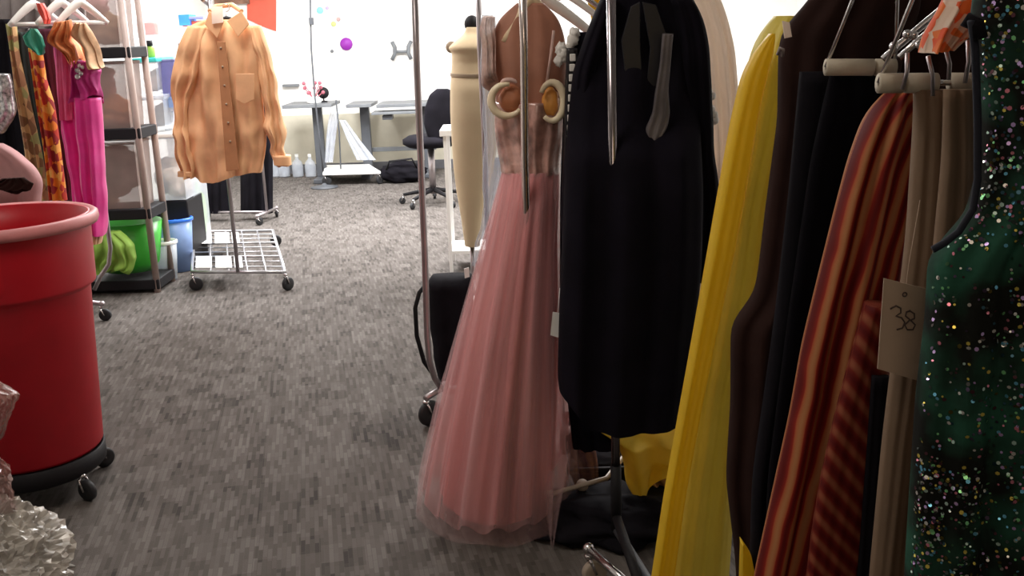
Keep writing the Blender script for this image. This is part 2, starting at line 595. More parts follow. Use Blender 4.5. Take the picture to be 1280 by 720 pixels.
def caster(parent, p, r=0.035, m=None, rot=0.0):
    """swivel caster under point p (world): a mesh part with its wheel as sub-part"""
    p = Vector(p)
    f = MB()
    f.lathe(p + Vector((0, 0, -0.012)), [(0.012, 0), (0.014, 0.006), (0.010, 0.012)], 14)
    top = p.z - 0.012
    c = Vector((p.x, p.y, r))
    off = Matrix.Rotation(rot, 3, 'Z') @ Vector((0.016, 0, 0))
    ax = Matrix.Rotation(rot, 3, 'Z') @ Vector((0, 1, 0))
    for s_ in (-1, 1):
        f.tube([p + Vector((0, 0, -0.012)) + ax * 0.004 * s_, p + ax * 0.016 * s_ + Vector((0, 0, -0.02)), c + off + ax * 0.016 * s_], 0.0045, 8)
    o = f.build('caster', M['chrome'], parent)
    w = MB()
    seg = []
    n = 22
    V, fs = [], []
    prof = [(0.35 * r, -0.011), (0.85 * r, -0.012), (r, -0.007), (r, 0.007), (0.85 * r, 0.012), (0.35 * r, 0.011)]
    rad = Matrix.Rotation(rot, 3, 'Z') @ Vector((1, 0, 0))
    for rr_, h in prof:
        for k in range(n):
            a = 2 * PI * k / n
            V.append(c + off + rad * rr_ * math.cos(a) + Vector((0, 0, 1)) * rr_ * math.sin(a) + ax * h)
    for i in range(len(prof) - 1):
        for k in range(n):
            fs.append((i * n + k, i * n + (k + 1) % n, (i + 1) * n + (k + 1) % n, (i + 1) * n + k))
    fs += [tuple(range(n - 1, -1, -1)), tuple((len(prof) - 1) * n + k for k in range(n))]
    w.add(V, fs)
    w.build('wheel', m or M['black_rubber'], o)
    return o


def hanger(name, c, half, drop, rot, mat_, label, group=None, bar=True, r=0.006, cat='hanger', hook=0.09):
    """clothes hanger, hook top at c, arms of half-width half falling by drop, turned by rot about Z"""
    c = Vector(c)
    R = Matrix.Rotation(rot, 3, 'Z')
    t = thing(name, c - Vector((0, 0, hook + drop)), label, cat, group)
    n = c - Vector((0, 0, hook))
    pts = []
    for i in range(-8, 9):
        u = i / 8
        pts.append(n + R @ Vector((u * half, 0, -drop * abs(u) ** 1.15)))
    a = MB().tube(pts, [r * (1.5 - 0.6 * abs(i / 8)) for i in range(-8, 9)], 10)
    a.build('arm', mat_, t)
    if bar:
        b = MB().tube([n + R @ Vector((-half * .92, 0, -drop * .95)), n + R @ Vector((half * .92, 0, -drop * .95))], r * .7, 8)
        b.build('bar', mat_, t)
    h = MB().tube([n, n + Vector((0, 0, hook * .35))] + [n + Vector((0, 0, hook * .62)) + R @ Vector((0.022 * math.cos(a_), 0, 0.022 * math.sin(a_))) for a_ in np.linspace(-PI / 2, PI, 12)], 0.0022, 8)
    h.build('hook', M['chrome'], t)
    return t


# ================================================================= ROOM
XL, XR, YN, YB, ZC = -3.3, 3.3, -1.2, 11.6, 2.9
struct('floor', MB().box(XL, XR, YN, YB, -0.05, 0), M['carpet'])
struct('ceiling', MB().box(XL, XR, YN, YB, ZC, ZC + 0.05), M['ceiling'])
struct('wall_back', MB().box(XL, XR, YB, YB + 0.1, 0, ZC), M['wall'])
struct('wall_left', MB().box(XL - 0.1, XL, YN, YB, 0, ZC), M['wall'])
struct('wall_right', MB().box(XR, XR + 0.1, YN, YB, 0, ZC), M['wall'])
struct('wall_near', MB().box(XL, XR, YN - 0.1, YN, 0, ZC), mat('low_bounce_dark', (0.06, 0.05, 0.045), .95))  # unseen wall behind the camera, coloured dark to cut bounce light
struct('trim_1', MB().box(XL, 0.7, YB - 0.02, YB, 0.10, 0.66), M['wall_low'])
struct('baseboard_back', MB().box(XL, XR, YB - 0.035, YB - 0.001, 0, 0.10), M['baseboard'])
struct('baseboard_left', MB().box(XL + 0.001, XL + 0.015, YN, YB - 0.04, 0, 0.10), M['baseboard'])

LP = [(-1.6, 5.4), (-1.6, 8.3), (0.9, 5.4), (0.9, 8.3), (-1.0, 2.0)]
for i, (x, y) in enumerate(LP):
    t = thing('ceiling_light', (x, y, ZC - 0.06), 'rectangular recessed ceiling light panel overhead, out of view', 'light', 'ceiling light panels')
    MB().box(x - .32, x + .32, y - .62, y + .62, ZC - .05, ZC - .001).build('frame', M['white_plastic'], t, False)
    MB().box(x - .28, x + .28, y - .58, y + .58, ZC - .06, ZC - .051).build('diffuser', M['light_panel'], t, False)


def area(x, y, z, sx, sy, e, col, rx=0, ry=0, rz=0):
    ld = bpy.data.lights.new('lamp', 'AREA')
    ld.shape = 'RECTANGLE'
    ld.size, ld.size_y = sx, sy
    ld.energy = e
    ld.color = col
    o = bpy.data.objects.new('lamp', ld)
    COL.objects.link(o)
    o.location = (x, y, z)
    o.rotation_euler = (rx, ry, rz)
    return o


area(-1.6, 5.4, ZC - .08, .6, 1.2, 48, (1, .97, .95))
area(-1.6, 8.3, ZC - .08, 1.2, 1.6, 260, (.97, .98, 1))
area(0.9, 5.4, ZC - .08, .6, 1.2, 42, (1, .95, .9))
area(0.9, 8.3, ZC - .08, 1.6, 1.6, 290, (.98, .97, .97))
area(-1.0, 2.0, ZC - .08, .6, 1.2, 21, (1, .90, .80))
area(0.0, -0.6, 2.2, 1.2, 0.8, 7, (1, .80, .62), rx=math.radians(65))  # front fill added behind the camera, no fixture

w = bpy.data.worlds.new('world')
SC.world = w
w.use_nodes = True
w.node_tree.nodes['Background'].inputs['Color'].default_value = (0.5, 0.48, 0.46, 1)
w.node_tree.nodes['Background'].inputs['Strength'].default_value = 0.12

# ================================================================= RED TRASH CAN ON DOLLY
cY = 3.25
edge = at(113, 268, cY)
cx, zr = edge.x - 0.315, edge.z
dz = 0.155
t = thing('trash_can', (cx, cY, dz), 'large red plastic trash can with pale worn rim on a black wheeled dolly', 'trash can')
hh = zr - dz
prof = [(0.0, 0.0), (0.225, 0.0), (0.232, 0.012), (0.262, hh * 0.69), (0.266, hh * 0.70), (0.281, hh * 0.712), (0.282, hh * 0.72), (0.29, hh * 0.975), (0.29, hh), (0.278, hh)]
inner = [(0.272, hh * 0.9), (0.255, hh * .66), (0.22, 0.02), (0.0, 0.02)]
MB().lathe((cx, cY, dz), prof + inner, 72, caps=False).build('body', M['red_plastic'], t)
b = MB()
b.lathe((cx, cY, dz), [(0.290, hh - .035), (0.312, hh - .035), (0.318, hh - .022), (0.316, hh - .004), (0.305, hh + .004), (0.292, hh), (0.280, hh - .006), (0.28, hh - .03)], 72, caps=False)
b.build('rim', M['rim_plastic'], t)
for ac in (-1.57, 1.57):
    b = MB()
    na, nh = 18, 6
    V = []
    for jj in range(nh + 1):
        for ii in range(na + 1):
            a = ac - .48 + .96 * ii / na
            ex = min(1, 5 * (ii / na), 5 * (1 - ii / na)) * (.022 if 0 < jj < nh else .004)
            h_ = hh * (.735 + .215 * min(1, max(0, (jj - .5) / (nh - 1.0))))
            r_ = .279 + .011 * (h_ / hh - .72) / .26 + ex
            V.append(Vector((cx + r_ * math.cos(a), cY + r_ * math.sin(a), dz + h_)))
    b.add(V, [(q * (na + 1) + i_, q * (na + 1) + i_ + 1, (q + 1) * (na + 1) + i_ + 1, (q + 1) * (na + 1) + i_) for q in range(nh) for i_ in range(na)])
    b.build('handle', M['red_plastic'], t)
t = thing('trash_can_dolly', (cx, cY, 0), 'black round five-wheeled dolly carrying the red trash can', 'dolly')
b = MB().lathe((cx, cY, 0.085), [(0.0, 0), (0.225, 0), (0.235, 0.01), (0.235, 0.065), (0.228, 0.068), (0.228, 0.03), (0, 0.03)], 48, caps=False)
b.build('platform', M['black_plastic'], t)
for k in range(5):
    a = -0.45 + k * 2 * PI / 5
    b = MB()
    p = Vector((cx + .225 * math.cos(a), cY + .225 * math.sin(a), .10))
    b.tube([Vector((cx, cY, .095)), p], .018, 8)
    b.build('arm', M['black_plastic'], t)
    caster(t, (p.x, p.y, 0.095), 0.037, rot=a)

# ================================================================= CRINKLED BAG bottom-left
def blob(seed, c, r, sx, sy, sz, lump, n=56, rings=36):
    return MB().ball(c, r, n, sx, sy, sz, lump, seed, rings)
bc = at(-40, 640, 2.25)
t = thing('plastic_bag', (bc.x, bc.y, 0.0), 'crumpled clear plastic bag lying in front of the red trash can', 'bag')
b = MB()
c = Vector((bc.x, bc.y + .02, 0.215))
b.ball(c, 0.20, 96, 1.0, 1.0, 1.0, 0.0, 3, 64)
for i, p in enumerate(b.v):
    d = (p - c).normalized()
    q = abs(noise.noise(d * 2.2)) * .34 + abs(noise.noise(d * 5)) * .12 - abs(noise.noise(d * 11)) * .22 + - abs(noise.noise(d * 21)) * .09
    b.v[i] = c + (p - c) * (.9 + q)
    if b.v[i].z < 0.004:
        b.v[i].z = 0.004
b.build('bag_body', M['film'], t, False)
neck = [(484, -62, 4), (494, -60, 24), (504, -60, 20), (530, -60, 6), (560, -62, -2), (590, -60, 8), (640, -90, 20)]
b = cloth(neck, 2.3, 0.08, 4, 0.012, 11, crump=0.04, nu=60, nv=34, sm=1)
for p_ in b.v:
    p_ += Vector((rnd.uniform(-.005, .005), rnd.uniform(-.006, .006), rnd.uniform(-.004, .004)))
lab(b.build('twisted_neck', mat('pink_tinted_film', (0.42, 0.24, 0.21), .2, alpha=.4, var=.5, scale=16, bump=1.0, bscale=16, spec=1), t, False), 'twisted upper end of the bag, pinkish')

# ================================================================= LEFT GARMENT RACK
LY = 5.0


def rail_rack(name, label, A, B, ztop, foot=0.24, zb=0.10, r=0.0125, material=None, overhang=0.0, group=None, whl=None,
              shelf=False, posts=1):
    """rolling garment rack: post at each end A and B (x,y), top rail, base rails on casters"""
    A, B = Vector((A[0], A[1], 0)), Vector((B[0], B[1], 0))
    d = (B - A).normalized()
    s_ = Vector((-d.y, d.x, 0))
    m = material or M['chrome_worn']
    t = thing(name, (A + B) / 2, label, 'garment rack', group)
    for P in (A, B):
        b = MB().tube([P + Vector((0, 0, zb)), P + Vector((0, 0, ztop * .5)), P + Vector((0, 0, ztop))], r, 14)
        b.build('post', m, t)
        b = MB().tube([P - s_ * foot + Vector((0, 0, zb)), P + s_ * foot + Vector((0, 0, zb))], r * 1.05, 12)
        b.ball(P - s_ * foot + Vector((0, 0, zb)), r * 1.4, 10)
        b.ball(P + s_ * foot + Vector((0, 0, zb)), r * 1.4, 10)
        fo = b.build('foot_bar', m, t)
        for sg in (-1, 1):
            caster(t, P + s_ * foot * sg * .96 + Vector((0, 0, zb - r)), 0.034, whl, rot=math.atan2(s_.y, s_.x) + 0.5 * sg)
    b = MB().tube([A - d * overhang + Vector((0, 0, ztop)), B + d * overhang + Vector((0, 0, ztop))], r * 1.1, 14)
    b.ball(A - d * overhang + Vector((0, 0, ztop)), r * 1.3, 10)
    b.ball(B + d * overhang + Vector((0, 0, ztop)), r * 1.3, 10)
    b.build('top_rail', m, t)
    b = MB().tube([A + Vector((0, 0, zb)), B + Vector((0, 0, zb))], r, 12)
    b.build('base_rail', m, t)
    return t


p0 = gz(118, 402, 0.0)
p1 = at(-120, 300, 4.6)
lr = rail_rack('garment_rack', 'chrome rolling garment rack holding the bright pink and orange costumes at the left', (p0.x - .18, p0.y + .12), (p1.x - .1, 4.75), 1.62, 0.26)
b = MB().tube([at(127, 235, 5.1), at(133, 270, 5.1), at(138, 310, 5.1), at(136, 330, 5.1), at(126, 345, 5.1), at(118, 362, 5.1)], 0.011, 12)
b.build('bent_brace', M['chrome_worn'], lr)
RZ = 1.62


def garment(name, label, cat, parts, group=None):
    """parts: (part name, material, rows, Y, kwargs). one part -> a single mesh thing"""
    if len(parts) == 1:
        n, m, rows, Y, kw = parts[0]
        o = cloth(rows, Y, **kw).build(name, m)
        return tag(o, label, cat, group)
    r0 = root_of(parts[0][2], parts[0][3])
    t = thing(name, r0, label, cat, group)
    for n, m, rows, Y, kw in parts:
        cloth(rows, Y, **kw).build(n, m, t)
    return t


garment('black_costume', 'black costume hanging at the far left edge behind the trash can', 'costume', [
    ('body', M['black_cloth'], [(24, -30, 14), (60, -40, 20), (130, -40, 26), (250, -40, 40)], 5.25, dict(seed=1))])
t = garment('silver_top', 'glittery silver top on black at the far left edge', 'top', [
    ('body', M['silver'], [(92, -25, 12), (110, -25, 18), (140, -25, 18), (165, -25, 8)], 4.9, dict(seed=2, crump=.02))])
garment('printed_scarf_dress', 'long narrow tan and brown printed dress, leftmost of the patterned ones', 'dress', [
    ('body', M['print_brown'], [(30, 8, 20), (70, 14, 24), (120, 20, 36), (190, 32, 52), (250, 36, 62)], 5.05, dict(seed=3, th=.05, folds=2))])
garment('dark_green_robe', 'dark slate green robe between the two patterned dresses', 'robe', [
    ('body', M['slate'], [(40, 22, 44), (80, 26, 48), (130, 34, 52), (190, 45, 62), (250, 52, 72)], 5.1, dict(seed=4, th=.06, folds=2))])
garment('red_print_dress', 'red and orange flame-print dress beside the magenta gowns', 'dress', [
    ('body', M['print_red'], [(60, 36, 52), (100, 42, 58), (130, 46, 68), (190, 56, 76), (250, 62, 84)], 5.02, dict(seed=5, th=.05, folds=2))])
garment('maroon_robe', 'dark maroon robe directly left of the magenta gown', 'robe', [
    ('body', M['maroon'], [(36, 45, 75), (80, 50, 80), (140, 58, 88), (250, 74, 98)], 5.15, dict(seed=6, th=.06, folds=2))])
garment('magenta_gown', 'long plain bright magenta gown hanging to its full length', 'gown', [
    ('body', M['magenta'], [(40, 66, 88), (70, 69, 92), (110, 72, 97), (160, 78, 108), (220, 86, 122), (292, 98, 126)], 4.95, dict(seed=7, th=.08, folds=2, amp=.014, crump=.01)),
    ('shoulder_panel', M['pink_velvet'], [(34, 66, 84), (60, 70, 88), (100, 72, 90), (150, 76, 90)], 4.90, dict(seed=8, th=.04, folds=2))])
beaded = garment('beaded_magenta_dress', 'deep magenta dress with beaded bodice at the right end of the rack', 'dress', [
    ('bodice', M['magenta_deep'], [(76, 96, 118), (90, 91, 125), (105, 91, 127), (125, 94, 124)], 4.88, dict(seed=9, th=.12, folds=3, amp=.02, crump=.04)),
    ('skirt', M['magenta'], [(122, 94, 124), (160, 97, 127), (220, 102, 130), (292, 112, 131)], 4.88, dict(seed=10, th=.12, folds=2, amp=.014, crump=.012)),
    ('hem_frill', M['peach'], [(284, 107, 126), (296, 106, 128), (304, 108, 126)], 4.87, dict(seed=10, th=.08, folds=7, amp=.012))])
b = MB()
for k, (x, y, r_) in enumerate([(97, 88, .012), (101, 92, .010), (97, 96, .012), (103, 84, .009), (99, 82, .009)]):
    b.ball(at(x, y, 4.79), r_, 10)
lab(b.build('brooch', M['silver'], beaded), 'cluster of shiny silver beads')
garment('teal_cloth', 'small teal green cloth draped over the hangers at left', 'cloth', [
    ('body', M['teal_cloth'], [(36, 40, 44), (46, 29, 54), (56, 34, 58), (66, 50, 54)], 4.85, dict(seed=12, th=.05, folds=2, crump=.015, sm=1))])
garment('coral_ribbon', 'coral red ribbon cloth draped among the white hangers at left', 'cloth', [
    ('body', M['coral'], [(4, 46, 54), (14, 48, 60), (24, 54, 62), (30, 56, 60)], 4.85, dict(seed=13, th=.04, folds=2))])
for k, (y0, xa, xb, mt, nm, lb) in enumerate([
        (26, 64, 90, M['orange_cloth'], 'orange_scarf', 'orange frilled scarf above the plain magenta gown'),
        (30, 90, 108, M['peach'], 'peach_scarf', 'peach ruffled scarf above the beaded magenta dress')]):
    garment(nm, lb, 'scarf', [('body', mt, [(y0, xa + 4, xb - 2), (y0 + 14, xa, xb + 4), (y0 + 30, xa + 6, xb + 8), (y0 + 52, xa + 22, xb + 10)], 4.82 - .02 * k,
                               dict(seed=20 + k, th=.06, folds=4, amp=.02, crump=.06))])
garment('mauve_coat', 'pale mauve coat slumped behind the red trash can rim', 'coat', [
    ('body', M['mauve'], [(180, -60, 2), (190, -60, 22), (206, -60, 42), (226, -50, 55), (246, -40, 52), (262, -40, 50), (330, -50, 50), (480, -60, 40)], 4.2, dict(seed=14, th=.12, folds=3, amp=.02, crump=.03, minz=.005, nv=70)),
    ('collar', M['brown_black'], [(222, 2, 30), (232, -20, 40), (240, -20, 36)], 4.05, dict(seed=15, th=.04, crump=.03))])
for k, (x, y) in enumerate([(38, -6), (72, -8), (96, -8)]):
    c = at(x, y - 14, 5.0)
    hanger('clothes_hanger', c, 0.13, 0.10, 0.9, M['hanger_white'], ['white plastic hanger above the teal cloth', 'white plastic hanger above the orange scarf', 'white plastic hanger above the peach scarf'][k],
           'white hangers on the left rack', r=.014)
o = cloth([(-60, -60, 104), (20, -60, 108), (90, -60, 112)], 5.6, .06, 14, .03, 31, grow=0).build('privacy_curtain', M['curtain_grey'])
tag(o, 'grey pleated curtain hanging behind the left garment rack', 'curtain')

# ================================================================= SHELF UNIT
fr = gz(196, 366, 0.0)
SY = fr.y
sxr = fr.x + .02
sxl = sxr - 0.66
ztops = [at(170, 58, SY).z, at(178, 160, SY).z, at(188, 261, SY).z, 0.085]
t = thing('storage_shelf', ((sxl + sxr) / 2, SY + .22, 0), 'beige and black open shelving unit stacked with clear storage bins', 'shelf')
zt = ztops[0] + 0.48
for x in (sxl + .02, sxr - .02):
    for y in (SY + .02, SY + .30):
        b = MB()
        b.tube([Vector((x, y, 0)), Vector((x, y, zt))], 0.021, 12)
        b.build('post', M['grey_plastic'], t)
for z in ztops:
    b = MB().box(sxl, sxr, SY, SY + .32, z - .065 if z > .1 else .02, z)
    b.build('shelf_board', M['black_plastic'], t, False, bevel=.006)


def bin_(name, label, x0, x1, y0, y1, z0, z1, m, lid=None, fill=None, group=None, cat='storage bin'):
    t = thing(name, ((x0 + x1) / 2, (y0 + y1) / 2, z0), label, cat, group)
    b = MB()
    th = .004
    tp = .012
    # tapered open box: outer + inner wall
    V = [(x0 + tp, y0 + tp, z0), (x1 - tp, y0 + tp, z0), (x1 - tp, y1 - tp, z0), (x0 + tp, y1 - tp, z0),
         (x0, y0, z1), (x1, y0, z1), (x1, y1, z1), (x0, y1, z1)]
    b.add(V, [(0, 3, 2, 1), (0, 1, 5, 4), (1, 2, 6, 5), (2, 3, 7, 6), (3, 0, 4, 7)])
    b.tube([V[4], V[5], V[6], V[7]], .009, 8, closed=True)
    b.build('tub', m, t, False)
    if lid:
        MB().box(x0 - .012, x1 + .012, y0 - .012, y1 + .012, z1, z1 + .028).build('lid', lid, t, False, bevel=.008)
    if fill:
        c = Vector(((x0 + x1) / 2, (y0 + y1) / 2, (z0 + z1) / 2))
        for k, (mt, fx, fz, rr) in enumerate(fill):
            bb = MB().ball((x0 + (x1 - x0) * fx, (y0 + y1) / 2, z0 + .01 + (z1 - z0) * fz), 1, 28, (x1 - x0) * rr, (y1 - y0) * .40, (z1 - z0) * rr * .9, .35, k + x0, 18)
            for i, p in enumerate(bb.v):
                p.x = min(max(p.x, x0 + .018), x1 - .018)
                p.y = min(max(p.y, y0 + .018), y1 - .018)
                p.z = min(max(p.z, z0 + .008), z1 - .01)
            bb.build('folded_contents', mt, t)
    return t


bx0, bx1 = sxl + .05, sxr - .055
bin_('storage_bin', 'clear bin of brown cloth on the topmost shelf', bx0, bx1, SY + .03, SY + .29, ztops[0], ztops[0] + .33, M['clear_grey'], None,
     [(M['brown_cloth'], .3, .35, .36), (M['tan_cloth'], .7, .3, .30), (M['mauve'], .6, .65, .25)], 'clear bins on the shelving unit')
bin_('storage_bin', 'clear bin with orange tan cloth on the second shelf', bx0, bx1, SY + .03, SY + .29, ztops[1], ztops[0] - .09, M['clear_grey'], None,
     [(M['tan_cloth'], .3, .25, .34), (M['orange_cloth'], .72, .2, .26), (M['mauve'], .5, .66, .33)], 'clear bins on the shelving unit')
bin_('storage_bin', 'clear bin of dark grey cloth on the third shelf', bx0, bx1, SY + .03, SY + .29, ztops[2], ztops[1] - .09, M['clear_grey'], None,
     [(M['curtain_grey'], .6, .5, .4), (M['tan_cloth'], .35, .15, .28), (M['black_cloth'], .65, .6, .3)], 'clear bins on the shelving unit')
t = thing('green_basket', ((bx0 + bx1) / 2, SY + .2, ztops[3]), 'translucent green plastic basket of lime cloth on the lowest shelf', 'basket')
zb_, zt_ = ztops[3], ztops[2] - .10
gcx, gcy = at(158, 310, SY + .2).x, SY + .22
MB().lathe((gcx, gcy, zb_ + .02), [(0.0, 0), (.15, 0), (.19, .05), (.235, (zt_ - zb_) * .92), (.225, (zt_ - zb_) * .92), (.18, .055), (.0, .01)], 40, caps=False, sy=.8).build('basket_body', M['green_plastic'], t)
MB().ball((gcx - .05, gcy - .02, zb_ + .15), .15, 32, 1.25, .9, .8, .3, 4, 20).build('lime_contents', M['lime'], t)
o = cloth([(290, 112, 150), (305, 108, 168), (322, 110, 172), (340, 112, 160)], SY - .06, .12, 4, .02, 33, crump=.03, minz=.09).build('lime_cloth', M['lime'])
tag(o, 'yellowish green cloth spilling out in front of the green basket', 'cloth')

# stacked tubs and bins right of the shelf
TY = SY + .65
x0, x1 = at(168, 100, TY).x, at(197, 100, TY).x
zl = at(180, 78, TY).z
bin_('storage_tub', 'clear tub under a teal lid beside the shelving unit, holding grey cloth', x0 + .01, x1, TY, TY + .35, at(180, 118, TY).z, zl, M['clear'], M['teal_plastic'],
     [(M['curtain_grey'], .5, .35, .36)], 'clear tubs beside the shelf')
bin_('storage_tub', 'clear tub below the teal-lidded one beside the shelving unit', x0 + .02, x1 + .02, TY, TY + .35, at(185, 162, TY).z, at(180, 124, TY).z, M['clear'], M['clear'],
     [(M['slate'], .5, .35, .4)], 'clear tubs beside the shelf')
bin_('storage_tub', 'tall clear tub low beside the shelf with white lid', x0 + .02, x1 + .12, TY - .05, TY + .35, at(190, 250, TY).z, at(185, 172, TY).z, M['clear'], M['white_plastic'],
     [(M['ivory'], .6, .3, .35), (M['curtain_grey'], .3, .3, .3)], 'clear tubs beside the shelf')
tb = thing('milk_crate', ((x0 + x1) / 2, TY + .15, 0), 'dark crate at floor level behind the blue wastebasket', 'crate')
MB().box(x0 + .03, x1 + .10, TY, TY + .35, 0, at(190, 252, TY).z).build('crate_body', M['black_plastic'], tb, False, bevel=.01)
xa, xb = at(199, 100, TY + .1).x, at(219, 100, TY + .1).x
bin_('storage_tub', 'violet blue tub under pale lid behind the tan shirt sleeve', xa, xb, TY + .1, TY + .4, at(205, 122, TY).z, at(205, 76, TY).z, M['purple_blue'], M['clear'], None, 'tubs behind the shirt sleeve')
bin_('storage_tub', 'light blue tub just below the violet blue one', xa, xb, TY + .1, TY + .4, at(205, 136, TY).z, at(205, 124, TY).z, M['paleblue_plastic'], None, None, 'tubs behind the shirt sleeve')
bin_('storage_tub', 'tall translucent white tub with greenish side behind the blue wastebasket', xa - .02, xb + .02, TY + .15, TY + .5, 0, at(205, 140, TY).z, M['clear'], M['clear'],
     [(M['lime'], .8, .3, .2), (M['ivory'], .4, .4, .4)], 'tubs behind the shirt sleeve')
t = thing('spray_bottle', at(183, 72, TY + .1), 'small olive bottle with dark cap on the teal lid', 'bottle')
pp = at(188, 73, TY + .12)
MB().lathe((pp.x, pp.y, zl + .028), [(.03, 0), (.034, .01), (.034, .06), (.015, .075)], 20).build('bottle_body', M['lime'], t)
MB().lathe((pp.x, pp.y, zl + .103), [(.025, 0), (.025, .035)], 20).build('cap', M['black_plastic'], t)
t = thing('pink_box', at(182, 50, TY + .2), 'pinkish clear box perched on the tubs beside the shelf top', 'box')
pbox(MB(), 168, 22, 196, 48, TY + .2, .2).build('box_body', M['clear'], t, False, bevel=.01)
pbox(MB(), 172, 28, 192, 44, TY + .25, .1).build('pink_contents', mat('salmon_cloth', (.75, .25, .2), .7), t, False, bevel=.01)
pbox(MB(), 168, 48, 196, 68, TY + .2, .2).build('lower_tray', M['clear'], t, False, bevel=.01)

# blue wastebasket, white wastebasket
def wastebasket(name, label, px, pyb, r, h, m, Ym=None, rim=None, liner=None, sy=0.8):
    g = gz(px, pyb, 0)
    t = thing(name, (g.x, g.y, 0), label, 'wastebasket')
    MB().lathe((g.x, g.y, 0.003), [(0, 0), (r * .78, 0), (r, h), (r * .97, h), (r * .74, .01), (0, .01)], 36, caps=False, sy=sy).build('bin_body', m, t)
    MB().lathe((g.x, g.y, 0.003), [(r, h - .02), (r * 1.06, h - .018), (r * 1.06, h), (r * .97, h + .004), (r * .95, h - .01)], 36, caps=False, sy=sy).build('rim', rim or m, t)
    if liner:
        MB().ball((g.x, g.y, h * .8), r * .8, 24, 1, sy, .5, .3, 3, 14).build('liner', liner, t)
    return t
wastebasket('blue_wastebasket', 'tall blue oval wastebasket behind the small white bin', 222, 338, .135, .36, M['paleblue_plastic'], rim=M['blue_plastic'], liner=M['blue_plastic'])
wastebasket('white_wastebasket', 'small translucent white wastebasket next to the shelf foot', 208, 350, .095, .26, M['clear'], rim=M['white_plastic'])
g = gz(207, 318, 0)
o = MB().ball((g.x - .01, g.y + .02, .335), .12, 28, 1.0, .7, .62, .3, 7, 18).build('black_sack', M['black_cloth'])
tag(o, 'black cloth sack stuffed between shelf post and blue wastebasket', 'sack')

# ================================================================= SHIRT RACK
nl, nr_, fr_, fl = gz(240, 340, .12), gz(356, 340, .12), gz(341, 288, .12), gz(243, 290, .12)
t = thing('garment_rack', (nl + fr_) / 2 * Vector((1, 1, 0)).x if False else Vector(((nl.x + nr_.x) / 2, (nl.y + fr_.y) / 2, 0)), 'chrome single-post garment rack with wire grate base under the tan shirt', 'garment rack')
z = .12
b = MB().tube([nl, nr_, fr_, fl], .011, 10, closed=True)
b.build('base_frame', M['bright_wire'], t)
b = MB()
for k in range(1, 9):
    u = k / 9
    b.tube([nl.lerp(fl, u), nr_.lerp(fr_, u)], .0045 if k % 3 else .008, 6)
for k in range(1, 5):
    u = k / 5
    b.tube([nl.lerp(nr_, u), fl.lerp(fr_, u)], .006, 6)
b.build('wire_grate', M['bright_wire'], t)
a_, b_ = nl.lerp(fl, .12), nr_.lerp(fr_, .12)
for (u0, u1) in ((.05, .30), (.62, .92)):
    for (v0, v1) in ((.04, .22), (.26, .44), (.47, .56)):
        P = [nl.lerp(nr_, v0).lerp(fl.lerp(fr_, v0), u0), nl.lerp(nr_, v1).lerp(fl.lerp(fr_, v1), u0), nl.lerp(nr_, v1).lerp(fl.lerp(fr_, v1), u1), nl.lerp(nr_, v0).lerp(fl.lerp(fr_, v0), u1)]
        MB().quadbox([p + Vector((0, 0, .012)) for p in P], (0, 0, 1), .002).build('white_slat', M['white_plastic'], t, False)
nm_, fm_ = (nl + nr_) / 2, (fl + fr_) / 2
for P in (nm_, fm_):
    MB().tube([P, P + Vector((0, 0, .8)), P + Vector((0, 0, 1.62))], .0125, 14).build('post', M['chrome_worn'], t)
MB().tube([nm_ + Vector((0, -.14, 1.62)), fm_ + Vector((0, .05, 1.62))], .0125, 12).build('top_rail', M['chrome_worn'], t)
for P, rr in ((nl, .3), (nr_, .9), (fr_, .2), (fl, .8)):
    caster(t, P + Vector((0, 0, -.01)), .042, rot=rr)
SHY = nm_.y - .09
shirt = thing('tan_shirt', at(280, 215, SHY), 'long-sleeved tan button-up shirt hanging open-collared on the wire-base rack', 'shirt')
cloth([(24, 258, 300, None, .05), (30, 236, 316, None, .08), (40, 230, 324, None, .10), (60, 230, 327), (100, 234, 326), (150, 233, 330), (190, 234, 333), (212, 238, 330), (219, 240, 327)], SHY, .12, 3, .026, 41, drift=1.2,
      hem=lambda x: -.035 * math.sin(PI * min(1, x * 1.6)) + .04 * max(0, x - .7), crump=.015).build('shirt_body', M['shirt'], shirt)
cloth([(32, 234, 262, None, .06), (60, 222, 258), (90, 217, 250), (125, 214, 240), (150, 215, 232), (185, 219, 234), (218, 224, 241)], SHY - .03, .09, 2, .014, 42, crump=.03).build('sleeve', M['shirt'], shirt)
cloth([(32, 308, 326, None, .06), (60, 318, 336), (90, 324, 345), (125, 329, 352), (160, 333, 357), (200, 343, 362), (206, 344, 362)], SHY + .0, .09, 2, .014, 43, crump=.03).build('sleeve', M['shirt'], shirt)
for xs in ([(214, 223, 242), (220, 223, 243)], [(194, 341, 363), (206, 343, 364)]):
    cloth(xs, SHY - .03, .10, 1, .002, 4, nv=6).build('cuff', M['shirt'], shirt)
# collar leaves, placket, pocket
b = MB()
yb = SHY - .075
b.quadbox([at(262, 14, yb), at(281, 26, yb), at(272, 48, yb), at(256, 30, yb)], (0, -1, 0), .008)
b.quadbox([at(302, 14, yb), at(284, 26, yb), at(298, 46, yb), at(312, 30, yb)], (0, -1, 0), .008)
b.tube([at(262, 14, SHY - .05), at(270, 8, SHY + .02), at(290, 6, SHY + .03), at(302, 14, SHY - .05)], .014, 10, flat=1)
b.build('collar', M['shirt'], shirt, bevel=.003)
b = MB()
yb = SHY - .098
P = []
b.quadbox([at(271, 52, yb), at(282, 52, yb), at(299, 212, yb), at(283, 214, yb)], (0, -1, 0), .006)
lab(b.build('placket', M['shirt_dark'], shirt, bevel=.002), 'shaded front placket')
b = MB()
b.quadbox([at(295, 92, yb), at(318, 92, yb), at(318, 124, yb), at(306, 130, yb), at(295, 124, yb)], (0, -1, 0), .006)
